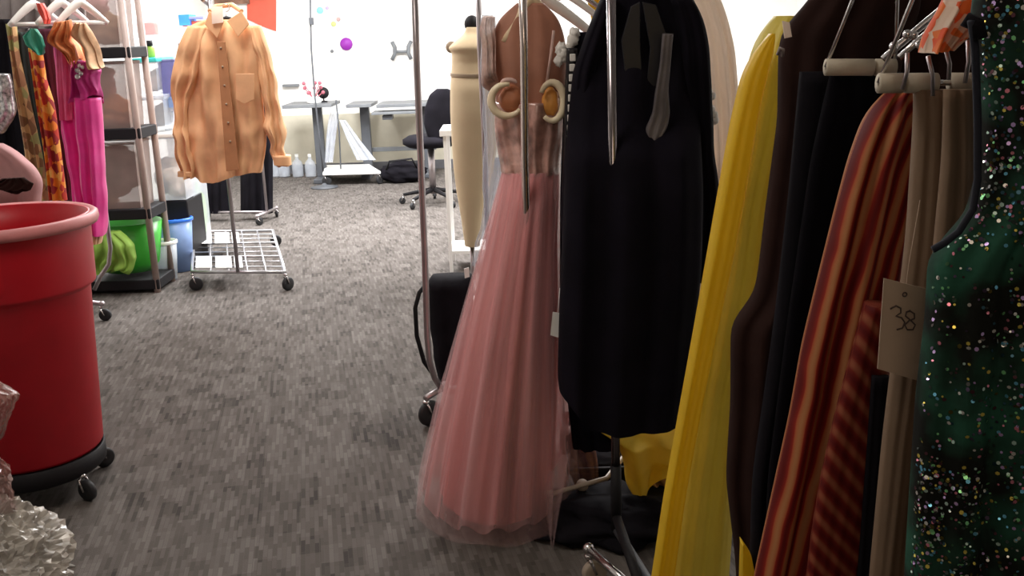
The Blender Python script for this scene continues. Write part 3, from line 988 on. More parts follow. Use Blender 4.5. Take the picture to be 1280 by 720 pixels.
b.build('pocket', M['shirt'], shirt, bevel=.002)
for k in range(6):
    u = k / 6
    q = at(276 + 14 * u, 60 + 140 * u, yb - .006)
    MB().lathe(q, [(.006, 0), (.006, -.004)], 12, axis='Y').build('button', M['form_line'], shirt)
hanger('clothes_hanger', at(281, 2, SHY), .17, .07, 0.0, M['black_plastic'], 'dark hanger inside the collar of the tan shirt', bar=False, r=.008)
# white neck label / hanger size marker
tg = MB().quadbox([at(264, 8, SHY - .1), at(278, 8, SHY - .1), at(279, 28, SHY - .1), at(265, 30, SHY - .1)], (0, 1, 0), .004)
lab(tg.build('size_marker', M['ivory'], shirt, False), 'pale paper size marker at the neck')

# rack behind with black trousers
A, B = gz(248, 268, .06), gz(334, 268, .06)
rb = rail_rack('garment_rack', 'black-wheeled garment rack carrying dark trousers directly behind the tan shirt', (A.x, A.y), (B.x, B.y), 1.5, .2, .08)
for (xa, xb, ys, lb) in ((243, 287, 120, 'black trousers hanging behind the left half of the tan shirt'), (300, 341, 100, 'black trousers hanging behind the right half of the tan shirt')):
    garment('black_trousers', lb, 'trousers', [('body', M['black_cloth'], [(ys, xa + 4, xb - 2), (180, xa, xb), (266, xa + 1, xb)], A.y, dict(seed=xa, th=.1, folds=4, amp=.012))], 'black trousers behind the tan shirt')

# ================================================================= BACK OF THE ROOM
def desk(label, x0, x1, ytop, Y, dep, legs, gx=None):
    a, c = at(x0, ytop, Y), at(x1, ytop, Y)
    zt = a.z
    t = thing('work_table', ((a.x + c.x) / 2, Y + dep / 2, 0), label, 'table', None)
    MB().box(a.x, c.x, Y, Y + dep, zt - .035, zt).build('tabletop', M['desk_grey'], t, False, bevel=.004)
    for lx in legs:
        q = at(lx, 170, Y + dep / 2)
        b = MB().box(q.x - .05, q.x + .05, Y + dep / 2 - .04, Y + dep / 2 + .04, .05, zt - .036)
        b.build('leg', M['column_grey'], t, False, bevel=.005)
        b = MB().box(q.x - .05, q.x + .05, Y + .03, Y + dep - .03, 0.0, .05)
        b.build('foot', M['column_grey'], t, False, bevel=.008)
    return t, zt


d1, z1 = desk('grey height-adjustable worktable just right of the tan shirt', 352, 414, 132, 10.6, .6, (399,))
d2, z2 = desk('grey worktable with single column leg in the middle of the back wall', 432, 464, 131, 10.8, .6, (458,))
d3, z3 = desk('grey worktable behind the leftmost chrome post by the chair', 470, 540, 131, 10.75, .6, (535,))
pbox(MB(), 464, 139, 520, 144, 10.65, .3).build('keyboard_tray', M['desk_grey'], d3, False, bevel=.004)
pbox(MB(), 478, 144, 490, 150, 10.7, .15).build('clamp', M['column_grey'], d3, False, bevel=.004)
# crossbar low between desks
pbox(MB(), 462, 182, 545, 190, 11.2, .06).build('cross_bar', M['desk_grey'], d3, False, bevel=.004)
# things on table 1
t = thing('sewing_pincushion', at(394, 132, 10.8), 'red and white posy of pins on the first worktable', 'pincushion')
pc = at(393, 128, 10.8)
MB().lathe((pc.x, pc.y, z1), [(.07, 0), (.08, .02), (.06, .06), (.02, .07)], 24).build('dish', M['white_plastic'], t)
b = MB()
for k in range(9):
    a = k * .7
    tip = Vector((pc.x + .1 * math.cos(a), pc.y + .04 * math.sin(a), z1 + .11 + .05 * (k % 3)))
    b.tube([Vector((pc.x, pc.y, z1 + .04)), tip], .005, 6)
    b.ball(tip, .02, 8)
lab(b.build('pin_sprigs', mat('dusty_rose', (.45, .12, .16), .6), t), 'dusty red sprigs')
t = thing('desk_fan', at(404, 128, 10.9), 'small black desk fan on the first worktable', 'fan')
q = at(404, 116, 10.9)
MB().lathe((q.x, q.y, q.z), [(.0, -.03), (.05, -.03), (.062, 0), (.05, .03), (0, .03)], 24, axis='Y', caps=False).build('fan_head', M['black_plastic'], t)
MB().lathe((q.x, q.y, z1), [(.04, 0), (.04, .01), (.008, .02), (.008, q.z - z1)], 16).build('stand', M['black_plastic'], t)
# tall thin pole stand + white platform cart
t = thing('platform_cart', gz(440, 222), 'white flat platform cart on black casters in front of the worktables', 'cart')
P = [gz(403, 216, .14), gz(476, 214, .14), gz(462, 205, .14), gz(407, 206, .14)]
MB().quadbox(P, (0, 0, -1), .03).build('deck', M['white_plastic'], t, False, bevel=.008)
for q, r_ in zip(P, (.2, .9, .4, 1.2)):
    cc = sum(P, Vector()) / 4
    q = q.lerp(cc, .08)
    caster(t, (q.x, q.y, .11), .05, rot=r_)
t = thing('floor_stand', gz(398, 225), 'tall thin dark pole stand rising in front of the first worktable', 'stand')
py_ = P[0].y - .12
b = MB().tube([at(387, -40, py_), at(389, 60, py_), at(393, 115, py_), at(399, 170, py_), at(404, 214, py_)], .009, 10)
b.build('pole', M['column_grey'], t)
q = at(388, 26, py_ - .02)
MB().box(q.x - .012, q.x + .03, q.y - .02, q.y + .02, q.z - .04, q.z + .03).build('clamp', M['column_grey'], t, False, bevel=.004)
q = gz(404, 218)
MB().lathe((at(404, 214, py_).x, py_, 0), [(.0, 0), (.14, 0), (.14, .012), (.03, .03), (.012, .05)], 24, caps=False).build('base', M['column_grey'], t)
# pale film sheets standing in for light rays under desk 2, thin pole
o = cloth([(150, 424, 432), (175, 434, 450), (200, 446, 470)], 10.7, .03, 2, .01, 51).build('light_ray_sheet', M['garment_bag'])
tag(o, 'pale translucent sheet shaped as a slanting light ray beneath the middle worktable', 'cloth')
o = cloth([(140, 412, 424), (170, 408, 420), (203, 406, 416)], 10.75, .02, 2, .01, 52).build('light_ray_sheet', M['garment_bag'])
tag(o, 'pale translucent sheet shaped as a straight light ray right of the column leg', 'cloth')
tag(MB().tube([at(420, 125, 10.7), at(424, 165, 10.7), at(426, 212, 10.7)], .008, 8).build('thin_rod', M['column_grey']), 'thin dark rod standing beside the white platform cart', 'rod')
# jugs
for k, (x, lb) in enumerate([(356, 'white translucent jug nearest the tan shirt sleeve, first of four'), (373, 'white translucent jug, second from the shirt sleeve'), (389, 'white translucent jug beside the first table leg, third of four'), (345, 'white translucent jug half hidden behind the tan shirt sleeve')]):
    g = gz(x, 221)
    t = thing('plastic_jug', g, lb, 'jug', 'white jugs on the floor under the first worktable')
    MB().lathe((g.x, g.y, 0), [(0, 0), (.055, 0), (.062, .01), (.062, .13), (.05, .17), (.02, .20), (.018, .225), (0, .225)], 20, caps=False).build('jug_body', M['clear'], t)
    MB().lathe((g.x, g.y, .225), [(.02, 0), (.02, .03), (0, .03)], 14, caps=False).build('cap', M['white_plastic'], t)
# dark little thing at shirt cuff
# wall decorations
WY = YB - .005


def wall_disc(name, label, cat, px, py, rpx, m, t_=.03):
    q = at(px, py, WY)
    r_ = rpx * q.y / F
    return tag(MB().lathe(q, [(0, -t_), (r_ * .9, -t_), (r_, -t_ * .5), (r_, 0), (0, 0)], 28, axis='Y', caps=False).build(name, m), label, cat)


wall_disc('purple_disc', 'round bright purple disc mounted on the white back wall', 'decoration', 433, 55, 7.5, M['purple'])
t = thing('thread_rack', at(503, 66, WY), 'grey spool-shaped bracket fixed on the back wall beside the chrome post', 'bracket')
for x0, x1, y0, y1 in ((489, 494, 52, 75), (510, 515, 51, 74)):
    b = MB()
    a0, a1 = at((x0 + x1) / 2, y1, WY), at((x0 + x1) / 2, y0, WY)
    xm = (x0 + x1) / 2
    sg = -1 if x0 < 500 else 1
    b.tube([at(xm + sg * 1.5, y0, WY - .05), at(xm - sg * 2, (y0 + y1) / 2 - 4, WY - .05), at(xm - sg * 2, (y0 + y1) / 2 + 4, WY - .05), at(xm + sg * 1.5, y1, WY - .05)], .022, 10)
    b.build('end_flange', M['desk_grey'], t)
MB().tube([at(492, 65, WY - .05), at(512, 64, WY - .05)], .016, 10).build('spindle', M['desk_grey'], t)
MB().tube([at(502, 65, WY - .05), at(502, 65, WY)], .012, 8).build('wall_mount', M['desk_grey'], t)
for nm, lb, x, y, r_, m in (
        ('teal_sticker', 'pale teal round sticker high on the back wall', 400, 13, 4, mat('pale_teal', (.3, .75, .75), .7)),
        ('lilac_sticker', 'tiny lilac sticker right of the teal one', 409, 10, 2, mat('lilac', (.6, .5, .8), .7)),
        ('green_sticker', 'small yellow-green sticker above the purple disc', 417, 30, 3, mat('yellow_green', (.6, .7, .25), .7)),
        ('pink_sticker', 'small pink-brown sticker above right of the purple disc', 423, 24, 2.5, mat('dusty_pink', (.6, .4, .38), .7)),
        ('grey_hook', 'tiny grey wall hook left of the purple disc', 415, 64, 2, M['desk_grey'])):
    wall_disc(nm, lb, 'hook' if 'hook' in nm else 'sticker', x, y, r_, m, .012)
tag(pbox(MB(), 353, 105, 373, 109, WY - .06, .06).build('wall_bar', M['desk_grey'], smooth=False, bevel=.004), 'short grey horizontal bar on the wall beside the shirt sleeve', 'bar')
tag(MB().quadbox([at(309, -20, WY - .01), at(345, -20, WY - .01), at(345, 39, WY - .01), at(328, 33, WY - .01), at(309, 24, WY - .01)], (0, 1, 0), .008).build('red_poster', M['poster_red'], smooth=False), 'orange-red poster sheet on the wall above the tan shirt', 'poster')
tag(pbox(MB(), 268, -20, 309, 6, WY - .05, .04).build('small_notice', M['brown_cloth'], smooth=False), 'brownish notice board strip at the top edge beside the red poster', 'notice')
t = thing('supply_box', at(236, 30, 8.8), 'small blue and red box on the wall shelf left of the tan shirt', 'box')
pbox(MB(), 224, 18, 236, 32, 8.8, .2).build('blue_box', M['blue_plastic'], t, False, bevel=.004)
pbox(MB(), 236, 20, 254, 24, 8.8, .15).build('dark_lid', M['purple_blue'], t, False, bevel=.004)
pbox(MB(), 228, 26, 252, 33, 8.85, .12).build('red_strip', M['poster_red'], t, False, bevel=.004)
pbox(MB(), 215, 33, 262, 36, 8.75, .3).build('wall_bracket_shelf', M['white_plastic'], t, False)

# office chair
OCY = 8.9
t = thing('office_chair', gz(540, 240), 'black office chair with rounded backrest turned away, behind the cream dress form', 'office chair')
cloth([(111, 546, 560, None, .05), (118, 537, 574, None, .07), (135, 531, 580), (155, 530, 582), (170, 534, 580), (176, 540, 574)], OCY, .09, 1, .002, 61).build('backrest', M['black_cloth'], t)
b = MB()
s0 = at(538, 176, OCY + .15)
b.lathe((s0.x, s0.y, s0.z - .05), [(0, 0), (.2, 0), (.25, .03), (.25, .07), (.2, .1), (0, .1)], 32, caps=False)
b.build('seat', M['black_cloth'], t)
MB().lathe((s0.x, s0.y, .1), [(.03, 0), (.03, s0.z - .15)], 14).build('gas_column', M['chrome_worn'], t)
MB().tube([at(560, 172, OCY + .04), Vector((s0.x + .1, s0.y - .1, s0.z - .03)), Vector((s0.x, s0.y, s0.z - .03))], .02, 10).build('back_support', M['black_plastic'], t)
for k in range(5):
    a = .35 + k * 2 * PI / 5
    e = Vector((s0.x + .29 * math.cos(a), s0.y + .29 * math.sin(a), .085))
    MB().tube([Vector((s0.x, s0.y, .14)), e], [.022, .014], 10).build('base_arm', M['black_plastic'], t)
    caster(t, e, .03, rot=a)
g = gz(500, 232)
t = thing('duffel_bag', (g.x, g.y + .1, 0), 'slumped black duffel bag on the floor left of the office chair', 'bag')
a, c = gz(474, 231), gz(530, 231)
MB().ball(((a.x + c.x) / 2, a.y + .15, .10), 1, 40, (c.x - a.x) / 2, .16, .115, .22, 5, 24).build('bag_body', M['black_cloth'], t)
MB().tube([Vector((a.x + .08, a.y + .05, .15)), Vector((a.x + .12, a.y, .24)), Vector((c.x - .12, a.y, .26)), Vector((c.x - .08, a.y + .05, .16))], .01, 8).build('strap', M['black_plastic'], t)

# white side table behind dress form
TYm = 6.3
t = thing('side_table', gz(566, 300) , 'small white side table behind the cream dress form', 'table')
a = at(549, 163, TYm)
MB().box(a.x, a.x + .5, TYm, TYm + .4, a.z - .04, a.z).build('tabletop', M['white_plastic'], t, False, bevel=.005)
for dx in (.02, .46):
    for dy in (.02, .36):
        MB().box(a.x + dx, a.x + dx + .022, TYm + dy, TYm + dy + .022, 0.0, a.z - .04).build('leg', M['white_plastic'], t, False)
MB().box(a.x + .02, a.x + .48, TYm + .03, TYm + .37, .12, .14).build('lower_shelf', M['white_plastic'], t, False)

# dress form / mannequin
MY = 5.55
t = thing('dress_form', gz(592, 312), 'cream linen dress form with black neck cap standing behind the chrome posts', 'mannequin')
cloth([(34, 583, 598, None, .10), (42, 580, 604, None, .14), (48, 573, 614, None, .24), (54, 566, 619, None, .30), (60, 560, 621, None, .33), (66, 565, 622, None, .30), (78, 565, 621, None, .27), (93, 564, 622, None, .29)],
      MY, .28, 1, 0, 71, nv=30, sm=1).build('bust', M['form_cloth'], t)
cloth([(92, 564, 622, None, .29), (110, 563, 624, None, .34), (140, 563, 625, None, .34), (180, 565, 622, None, .3), (210, 567, 617, None, .27), (240, 571, 610, None, .24), (275, 577, 604, None, .2), (306, 581, 600, None, .14)],
      MY, .3, 1, 0, 72, nv=50, sm=1).build('lower_body', M['form_cloth'], t)
q = at(563, 60, MY - .12)
MB().ball(at(564.5, 59, MY), .032, 20, 1, 1, 1).build('shoulder_cap', M['form_line'], t)
cloth([(91, 563, 623, None, .31), (95, 563, 623, None, .31)], MY, .31, 1, 0, 73, nv=4).build('waist_seam', M['form_line'], t)
q = at(590, 30, MY)
MB().ball(q, .042, 24, 1, .9, 1.1).build('neck_cap', M['black_plastic'], t)
q = at(590, 306, MY)
MB().tube([q, Vector((q.x, q.y, .03))], .014, 12).build('stand_pole', M['chrome_worn'], t)
MB().lathe((q.x, q.y, 0), [(0, 0), (.17, 0), (.17, .015), (.05, .03), (.02, .05)], 32, caps=False).build('stand_base', M['white_plastic'], t)

# ================================================================= REAR CENTRAL RACK (poles A, B)
pA = gz(541, 495, .06)
pB = at(603, 200, 4.95)
t = thing('garment_rack', ((pA.x + pB.x) / 2, 4.3, 0), 'chrome garment rack whose two bare posts stand left of the pink gown', 'garment rack')
YA = 3.72
b = MB().tube([at(517, -60, YA), at(521, 80, YA), at(526, 200, YA), at(531, 320, YA), at(534, 420, YA), at(537, 452, YA), at(543, 472, YA + .02), at(552, 486, YA + .08)], .0125, 14)
b.build('post', M['chrome_worn'], t)
b = MB().tube([at(596, -60, 4.95), at(600, 60, 4.95), at(605, 160, 4.95), at(611, 330, 4.95), at(613, 350, 4.95)], .0135, 14)
b.build('post', M['chrome_worn'], t)
b = MB().tube([at(517, -60, YA), at(596, -60, 4.95)], .013, 12)
b.build('top_rail', M['chrome_worn'], t)
e0 = at(552, 486, YA + .08)
e1 = Vector((pB.x + .03, 4.95, e0.z))
MB().tube([e0, e1], .0125, 12).build('base_rail', M['chrome_worn'], t)
fA = at(532, 496, YA - .02)
MB().tube([Vector((fA.x, fA.y, e0.z)), Vector((e0.x, e0.y, e0.z)), Vector((e0.x + .35, e0.y + .05, e0.z))], .0125, 12).build('foot_bar', M['chrome_worn'], t)
MB().tube([e1 - Vector((.2, 0, 0)), e1 + Vector((.25, 0, 0))], .0125, 12).build('foot_bar', M['chrome_worn'], t)
caster(t, (fA.x, fA.y, e0.z - .01), .052, rot=.7)
caster(t, (e0.x + .33, e0.y + .05, e0.z - .01), .052, rot=.2)
caster(t, (e1.x - .19, e1.y, e0.z - .01), .052, rot=.2)
caster(t, (e1.x + .24, e1.y, e0.z - .01), .052, rot=.2)
# black tote bag on the rack base
t = thing('black_tote_bag', at(560, 480, 4.0), 'black soft tote bag hanging on the chrome rack left of the pink gown', 'bag')
cloth([(344, 541, 590, None, .10), (350, 536, 592), (400, 537, 592), (440, 541, 592), (470, 548, 588), (482, 556, 580)], 3.95, .2, 2, .008, 81, crump=.012).build('bag_body', M['black_cloth'], t)
MB().tube([at(535, 352, 3.83), at(524, 366, 3.8), at(519, 385, 3.8), at(521, 420, 3.8), at(530, 452, 3.82), at(543, 470, 3.86)], .009, 10).build('strap', M['black_plastic'], t)
tag(MB().quadbox([at(580, 336, 3.8), at(586, 334, 3.8), at(587, 346, 3.8), at(581, 348, 3.8)], (0, 1, 0), .003).build('paper_tag', M['white_plastic'], smooth=False), 'tiny white tag on top of the black tote bag', 'tag')

# clear garment bag left of the gown bodice
o = cloth([(18, 602, 618), (60, 600, 626), (120, 602, 630), (200, 606, 630), (260, 601, 618), (330, 588, 600)], 4.0, .05, 2, .01, 84, crump=.02).build('clear_garment_bag', M['garment_bag'])
tag(o, 'clear plastic garment bag hanging just left of the pink gown', 'garment bag')

# ================================================================= PINK GOWN
GY = 3.0
gown = thing('pink_gown', (at(650, 600, GY).x, GY, 0), 'full-length pink tulle ball gown with brown satin bodice and cream cup trim', 'gown')
cloth([(4, 646, 680, None, .04), (14, 634, 690, None, .05), (24, 624, 698, None, .06), (40, 616, 704, None, .07), (60, 613, 708, None, .09), (90, 616, 708), (120, 619, 708), (150, 620, 706)], GY, .12, 2, .004, 91).build('illusion_yoke', M['illusion'], gown)
cloth([(128, 619, 707), (150, 618, 706), (170, 620, 703), (195, 624, 700), (216, 628, 698)], GY, .15, 4, .006, 92, crump=.012, nv=30).build('satin_bodice', M['bodice'], gown)
yb = GY - .085


def ring(cpx, cpy, rx, ry, a0, a1, rad, m, nm, yy=yb, n=20):
    pts = []
    for i in range(n + 1):
        a = a0 + (a1 - a0) * i / n
        pts.append(at(cpx + rx * math.cos(a), cpy - ry * math.sin(a), yy))
    rr = [rad * (.55 + .45 * math.sin(PI * i / n)) for i in range(n + 1)]
    return MB().tube(pts, rr, 12).build(nm, m, gown)


ring(634, 125, 20, 20, PI * .45, PI * 1.80, .012, M['gold_cream'], 'cup_trim')
ring(690, 127, 15, 24, PI * .85, -PI * .72, .012, M['gold_cream'], 'cup_trim')
for (x, y, rx, ry, m) in ((640, 124, 16, 17, M['gold_lining2']), (688, 128, 11, 18, M['gold_lining'])):
    q = at(x, y, GY - .055)
    MB().ball(q, 1, 28, rx * 3 / F, .028, ry * 3 / F, .1, 2, 18).build('cup', m, gown)
# gathers at cup tops
ring(636, 104, 9, 4, PI, 0, .007, M['blush'], 'gather')
MB().tube([at(692, 38, GY - .07), at(688, 72, GY - .075), at(683, 106, GY - .08)], .004, 8).build('shoulder_strap', M['blush'], gown)
MB().tube([at(655, 215, GY - .09), at(656, 190, GY - .09), at(656, 150, GY - .09)], .006, 8).build('boning', M['illusion'], gown)
rf = cloth([(22, 606, 622), (40, 601, 622), (70, 602, 620), (100, 606, 618), (112, 610, 616)], GY - .03, .03, 4, .012, 93, crump=.05)
lab(rf.build('shoulder_ruffle', M['blush_sheer'], gown), 'pale blush ruffle along the shoulder')
# skirt: opaque under-layers gathered in folds + sheer layers
def skirt(rows, seed, m, nm, folds, amp, alpha_hem, nvv=60, nuu=200, pow_=1.0):
    """gored skirt: ellipse sections with radial folds growing to the hem"""
    r = random.Random(seed)
    ph = [(r.uniform(.7, 1.3) * folds, r.uniform(0, 6.28), r.uniform(.5, 1)) for _ in range(3)]
    mb = MB()
    key = np.array([q[0] for q in rows], float)
    kk = (key - key[0]) / (key[-1] - key[0])
    vs = np.linspace(0, 1, nvv)
    arr = np.array([[at((q[1] + q[2]) / 2, q[0], q[3])[i] for i in range(3)] + [(at(q[2], q[0], q[3]) - at(q[1], q[0], q[3])).length / 2, q[4] / 2] for q in rows])
    I = smooth_arr(np.stack([np.interp(vs, kk, arr[:, i]) for i in range(5)], 1), 3)
    V, UV = [], []
    for j, v in enumerate(vs):
        cx_, cy_, cz_, a_, b_ = I[j]
        for i in range(nuu):
            t_ = 2 * PI * i / nuu
            f = sum(w_ * math.sin(round(k) * t_ + p + 1.2 * math.sin(v * 2 + p)) for k, p, w_ in ph) / 2
            f = math.copysign(abs(f) ** .7, f)
            g = 1 + amp * (.35 + .65 * v) * f
            p = Vector((cx_ + a_ * g * math.cos(t_), cy_ + b_ * g * math.sin(t_), cz_))
            p.z += alpha_hem(t_, f) * max(0, v - .6) * 2.5
            p.z = max(p.z, .006)
            V.append(p)
            UV.append((t_ / 6.283 * 1.6, v * 1.2))
    fs = [(j * nuu + i, (j + 1) * nuu + i, (j + 1) * nuu + (i + 1) % nuu, j * nuu + (i + 1) % nuu) for j in range(nvv - 1) for i in range(nuu)]
    mb.add(V, fs, UV)
    return mb.build(nm, m, gown)


skirt([(213, 629, 697, GY, .16), (240, 625, 697, GY, .26), (300, 612, 694, GY, .34), (400, 590, 694, GY, .42), (500, 572, 692, GY, .46), (600, 556, 688, GY, .5), (618, 556, 688, GY, .5)],
      5, M['tulle_in'], 'skirt_lining', 17, .10, lambda t_, f: .015 * f + .02)
skirt([(212, 628, 699, GY, .17), (240, 621, 699, GY, .28), (300, 604, 700, GY, .36), (400, 577, 702, GY, .46), (500, 553, 706, GY, .52), (600, 533, 708, GY, .56), (616, 531, 706, GY, .56)],
      9, M['tulle_out'], 'tulle_layer', 13, .06, lambda t_, f: .02 * f + .01)
skirt([(212, 627, 699, GY, .18), (250, 616, 700, GY, .30), (350, 587, 702, GY, .42), (500, 545, 712, GY, .56), (600, 523, 722, GY, .60), (624, 521, 726, GY, .62)],
      13, M['tulle_thin'], 'tulle_layer', 9, .05, lambda t_, f: .015 * f)
# corner of sheer tulle caught on the rack foot
o = MB()
nn = 14
P00, P10, P01 = at(678, 598, 2.78), at(714, 560, 2.80), at(688, 684, 2.70)
V = []
for j in range(nn):
    for i in range(nn):
        u, v_ = i / (nn - 1), j / (nn - 1)
        p = P00 + (P10 - P00) * u * (1 - v_ * .9) + (P01 - P00) * v_
        V.append(p + Vector((0, .02 * math.sin(u * 12 + v_), 0)))
o.add(V, [(j * nn + i, j * nn + i + 1, (j + 1) * nn + i + 1, (j + 1) * nn + i) for j in range(nn - 1) for i in range(nn - 1)])
o.build('tulle_corner', M['tulle_thin'], gown)
# white paper tag beside gown
t = thing('paper_tag', at(695, 405, 2.68), 'small white paper tag hanging between the pink gown and black coat', 'tag')
MB().quadbox([at(691, 390, 2.68), at(702, 392, 2.68), at(698, 422, 2.68), at(688, 419, 2.68)], (0, 1, 0), .003).build('card', M['white_plastic'], t, False)
MB().tube([at(697, 391, 2.68), at(700, 360, 2.7)], .001, 6).build('string', M['white_plastic'], t)

# ================================================================= MIDDLE RACK (pole at 655)
QX = at(656, 300, 2.87)
t = thing('garment_rack', (QX.x + .3, 3.2, 0), 'chrome garment rack whose near post stands in front of the pink gown bodice', 'garment rack')
b = MB().tube([at(652, -60, 2.86), at(655, 60, 2.86), at(656, 200, 2.86), Vector((at(656, 200, 2.86).x + .0, 2.86, .11))], .0115, 14)
b.build('post', mat('bright_chrome', (.78, .68, .64), .25, 1.0, .05, bump=0), t)
ft = at(652, -60, 2.86)
fB = Vector((.70, 3.9, 0))
MB().tube([ft, Vector((fB.x, fB.y, ft.z))], .0125, 12).build('top_rail', M['chrome_worn'], t)
MB().tube([Vector((fB.x, fB.y, .11)), Vector((fB.x, fB.y, ft.z))], .0125, 12).build('post', M['chrome_worn'], t)
bpn = at(656, 200, 2.86)
MB().tube([gz(690, 617, .12), gz(758, 598, .13), Vector((.5, 3.4, .12)), Vector((fB.x, fB.y, .11))], .008, 10).build('base_rail', M['cream_plastic'], t)
MB().tube([Vector((bpn.x, 2.86, .11)), gz(690, 617, .12)], .008, 10).build('base_rail', M['cream_plastic'], t)
kq = gz(728, 612, .10)
caster(t, (kq.x, kq.y, .11), .036, rot=.2)
MB().ball(Vector((kq.x, kq.y, .115)), .02, 14).build('swivel_cap', M['cream_plastic'], t)
caster(t, (bpn.x, 2.86, .10), .036, rot=.2)
caster(t, (fB.x, fB.y, .10), .036, rot=.2)
RZM = ft.z

# hangers near the top centre
hs = [(664, -2, 2.995, .6, M['hanger_wood'], .012, 'cream wooden hanger holding the pink gown'),
      (676, -4, 3.12, .6, M['hanger_white'], .013, 'thick white hanger right behind the wooden one'),
      (700, -12, 3.28, .6, M['hanger_white'], .009, 'white hanger third along the middle rack'),
      (712, -16, 3.42, .6, M['chrome'], .007, 'grey metal hanger fourth along the middle rack'),
      (724, -22, 3.56, .6, M['hanger_white'], .010, 'white hanger deepest along the middle rack')]
for (x, y, Y, rot, m, r_, lb) in hs:
    c = at(x, y, Y) + Vector((0, 0, .09))
    hanger('clothes_hanger', c, .085 if Y < 3 else .17, .12, 0.25, m, lb, 'hangers on the middle rack', bar=False, r=r_)
b = MB()
for k, (x, y, r_) in enumerate([(701, 62, .016), (706, 70, .014), (698, 76, .013), (703, 68, .017), (712, 58, .012), (716, 50, .016), (718, 42, .014)]):
    b.ball(at(x, y, 2.9), r_, 14, 1, .6, 1.2, .4, k, 10)
tag(b.build('lace_trim', M['hanger_white']), 'bunched white lace trim at the right shoulder of the pink gown', 'trim')
garment('yellow_blouse', 'bright yellow blouse glimpsed between hangers at the top centre', 'blouse', [
    ('body', M['yellow_cloth'], [(-20, 730, 760), (5, 735, 756), (18, 738, 752), (40, 742, 760)], 3.5, dict(seed=95, th=.06, folds=3))])
# black garment with white square studs
bt = garment('studded_black_dress', 'black dress with a column of white squares down its edge, between gown and coat', 'dress', [
    ('body', M['jacket'], [(40, 722, 760), (60, 709, 765), (120, 705, 770), (240, 700, 780), (420, 700, 790), (560, 716, 800)], 2.93, dict(seed=96, th=.06, folds=4)),
    ('edge_band', M['satin_black'], [(60, 708, 722), (120, 706, 721), (240, 702, 716)], 2.89, dict(seed=97, th=.03, folds=1, amp=.002))])
for k in range(13):
    u = k / 12
    x, y = 716 - 6 * u, 72 + 152 * u
    q = at(x, y, 2.855)
    b = MB().box(q.x - .008, q.x + .008, q.y, q.y + .012, q.z - .010, q.z + .010)
    b.build('white_stud', M['hanger_white'], bt, False, bevel=.002)

# ================================================================= NEAR RACK (pole at 768)
NX = at(768, 400, 2.62)
t = thing('garment_rack', (NX.x, 1.8, 0), 'nearest chrome garment rack, its end post standing in front of the black coat', 'garment rack')
ZN = 1.78
d_ = Vector((.31, -1.66, 0)).normalized()
Pn = Vector((NX.x, 2.62, 0))
Pe = Pn + d_ * 1.78
b = MB().tube([Pn + Vector((0, 0, .10)), Pn + Vector((0, 0, .9)), Pn + Vector((0, 0, ZN))], .0125, 16)
b.build('post', M['dim_chrome'], t)
b = MB().tube([Pn + Vector((0, 0, .10)), Pn + Vector((0, 0, .30))], .0155, 16)
b.build('lower_sleeve', M['black_plastic'], t)
MB().tube([Pe + Vector((0, 0, .10)), Pe + Vector((0, 0, ZN))], .0125, 14).build('post', M['chrome'], t)
MB().tube([Pn - d_ * .36 + Vector((0, 0, ZN)), Pe + Vector((0, 0, ZN))], .0135, 14).build('top_rail', M['chrome'], t)
MB().tube([Pn + Vector((0, 0, .10)), Pe + Vector((0, 0, .10))], .0125, 12).build('base_rail', M['column_grey'], t)
fa, fb = gz(736, 686, .11), gz(798, 742, .10)
MB().tube([fa, fb], .0125, 12).build('foot_bar', M['chrome'], t)
MB().ball(fa, .017, 14).build('end_cap', M['chrome'], t)
MB().tube([Pn + Vector((0, 0, .14)), fb.lerp(fa, .1) + Vector((.02, 0, .0))], .014, 12).build('brace', M['black_plastic'], t)
caster(t, (fa.x, fa.y, .095), .036, M['cream_plastic'], rot=.3)
caster(t, (fb.x, fb.y, .09), .036, M['cream_plastic'], rot=.3)
caster(t, (Pe.x, Pe.y, .09), .036, rot=.3)

# black coat
JY = 2.80
t = thing('black_coat', at(790, 520, JY), 'long black dress coat with satin lapels hanging behind the nearest chrome post', 'coat')
cloth([(-50, 778, 812, None, .08), (-20, 762, 838, None, .10), (4, 748, 866, None, .10), (40, 733, 874, None, .10), (90, 716, 872, 2.78, .12), (150, 710, 874, 2.74, .14), (190, 707, 876, 2.69, .18), (240, 705, 878, 2.68, .2), (330, 702, 876, 2.68, .2), (420, 699, 868, 2.68, .2), (480, 698, 862, 2.68, .2), (508, 698, 858, 2.68, .2), (522, 700, 854, 2.68, .2)],
      JY, .16, 3, .008, 101, nv=80, sm=1, hem=lambda x: .085 * (1 - min(1, x / .18)) ** .5 - .015 * math.sin(x * PI)).build('coat_body', M['jacket'], t)
cloth([(0, 836, 866, None, .10), (20, 842, 878), (60, 848, 886), (120, 850, 889), (180, 852, 892), (240, 858, 896), (300, 860, 893), (350, 858, 884)], JY - .03, .12, 2, .006, 102, crump=.008).build('sleeve', M['jacket'], t)
cloth([(0, 750, 770, None, .10), (40, 733, 760), (90, 717, 745), (160, 709, 742), (240, 704, 738), (330, 701, 734)], JY - .03, .10, 2, .006, 103, crump=.008).build('sleeve', M['jacket'], t)
yl = JY - .075
b = MB()
b.quadbox([at(802, 2, yl), at(820, 6, yl), at(832, 40, yl), at(826, 110, yl), at(808, 168, yl), at(806, 120, yl), at(812, 60, yl)], (0, -1, 0), .008)
b.build('lapel', M['satin_black'], t, bevel=.003)
b = MB()
b.quadbox([at(800, 2, yl), at(788, 8, yl), at(776, 50, yl), at(784, 120, yl), at(800, 168, yl), at(803, 110, yl), at(800, 50, yl)], (0, -1, 0), .008)
b.build('lapel', M['satin_black'], t, bevel=.003)
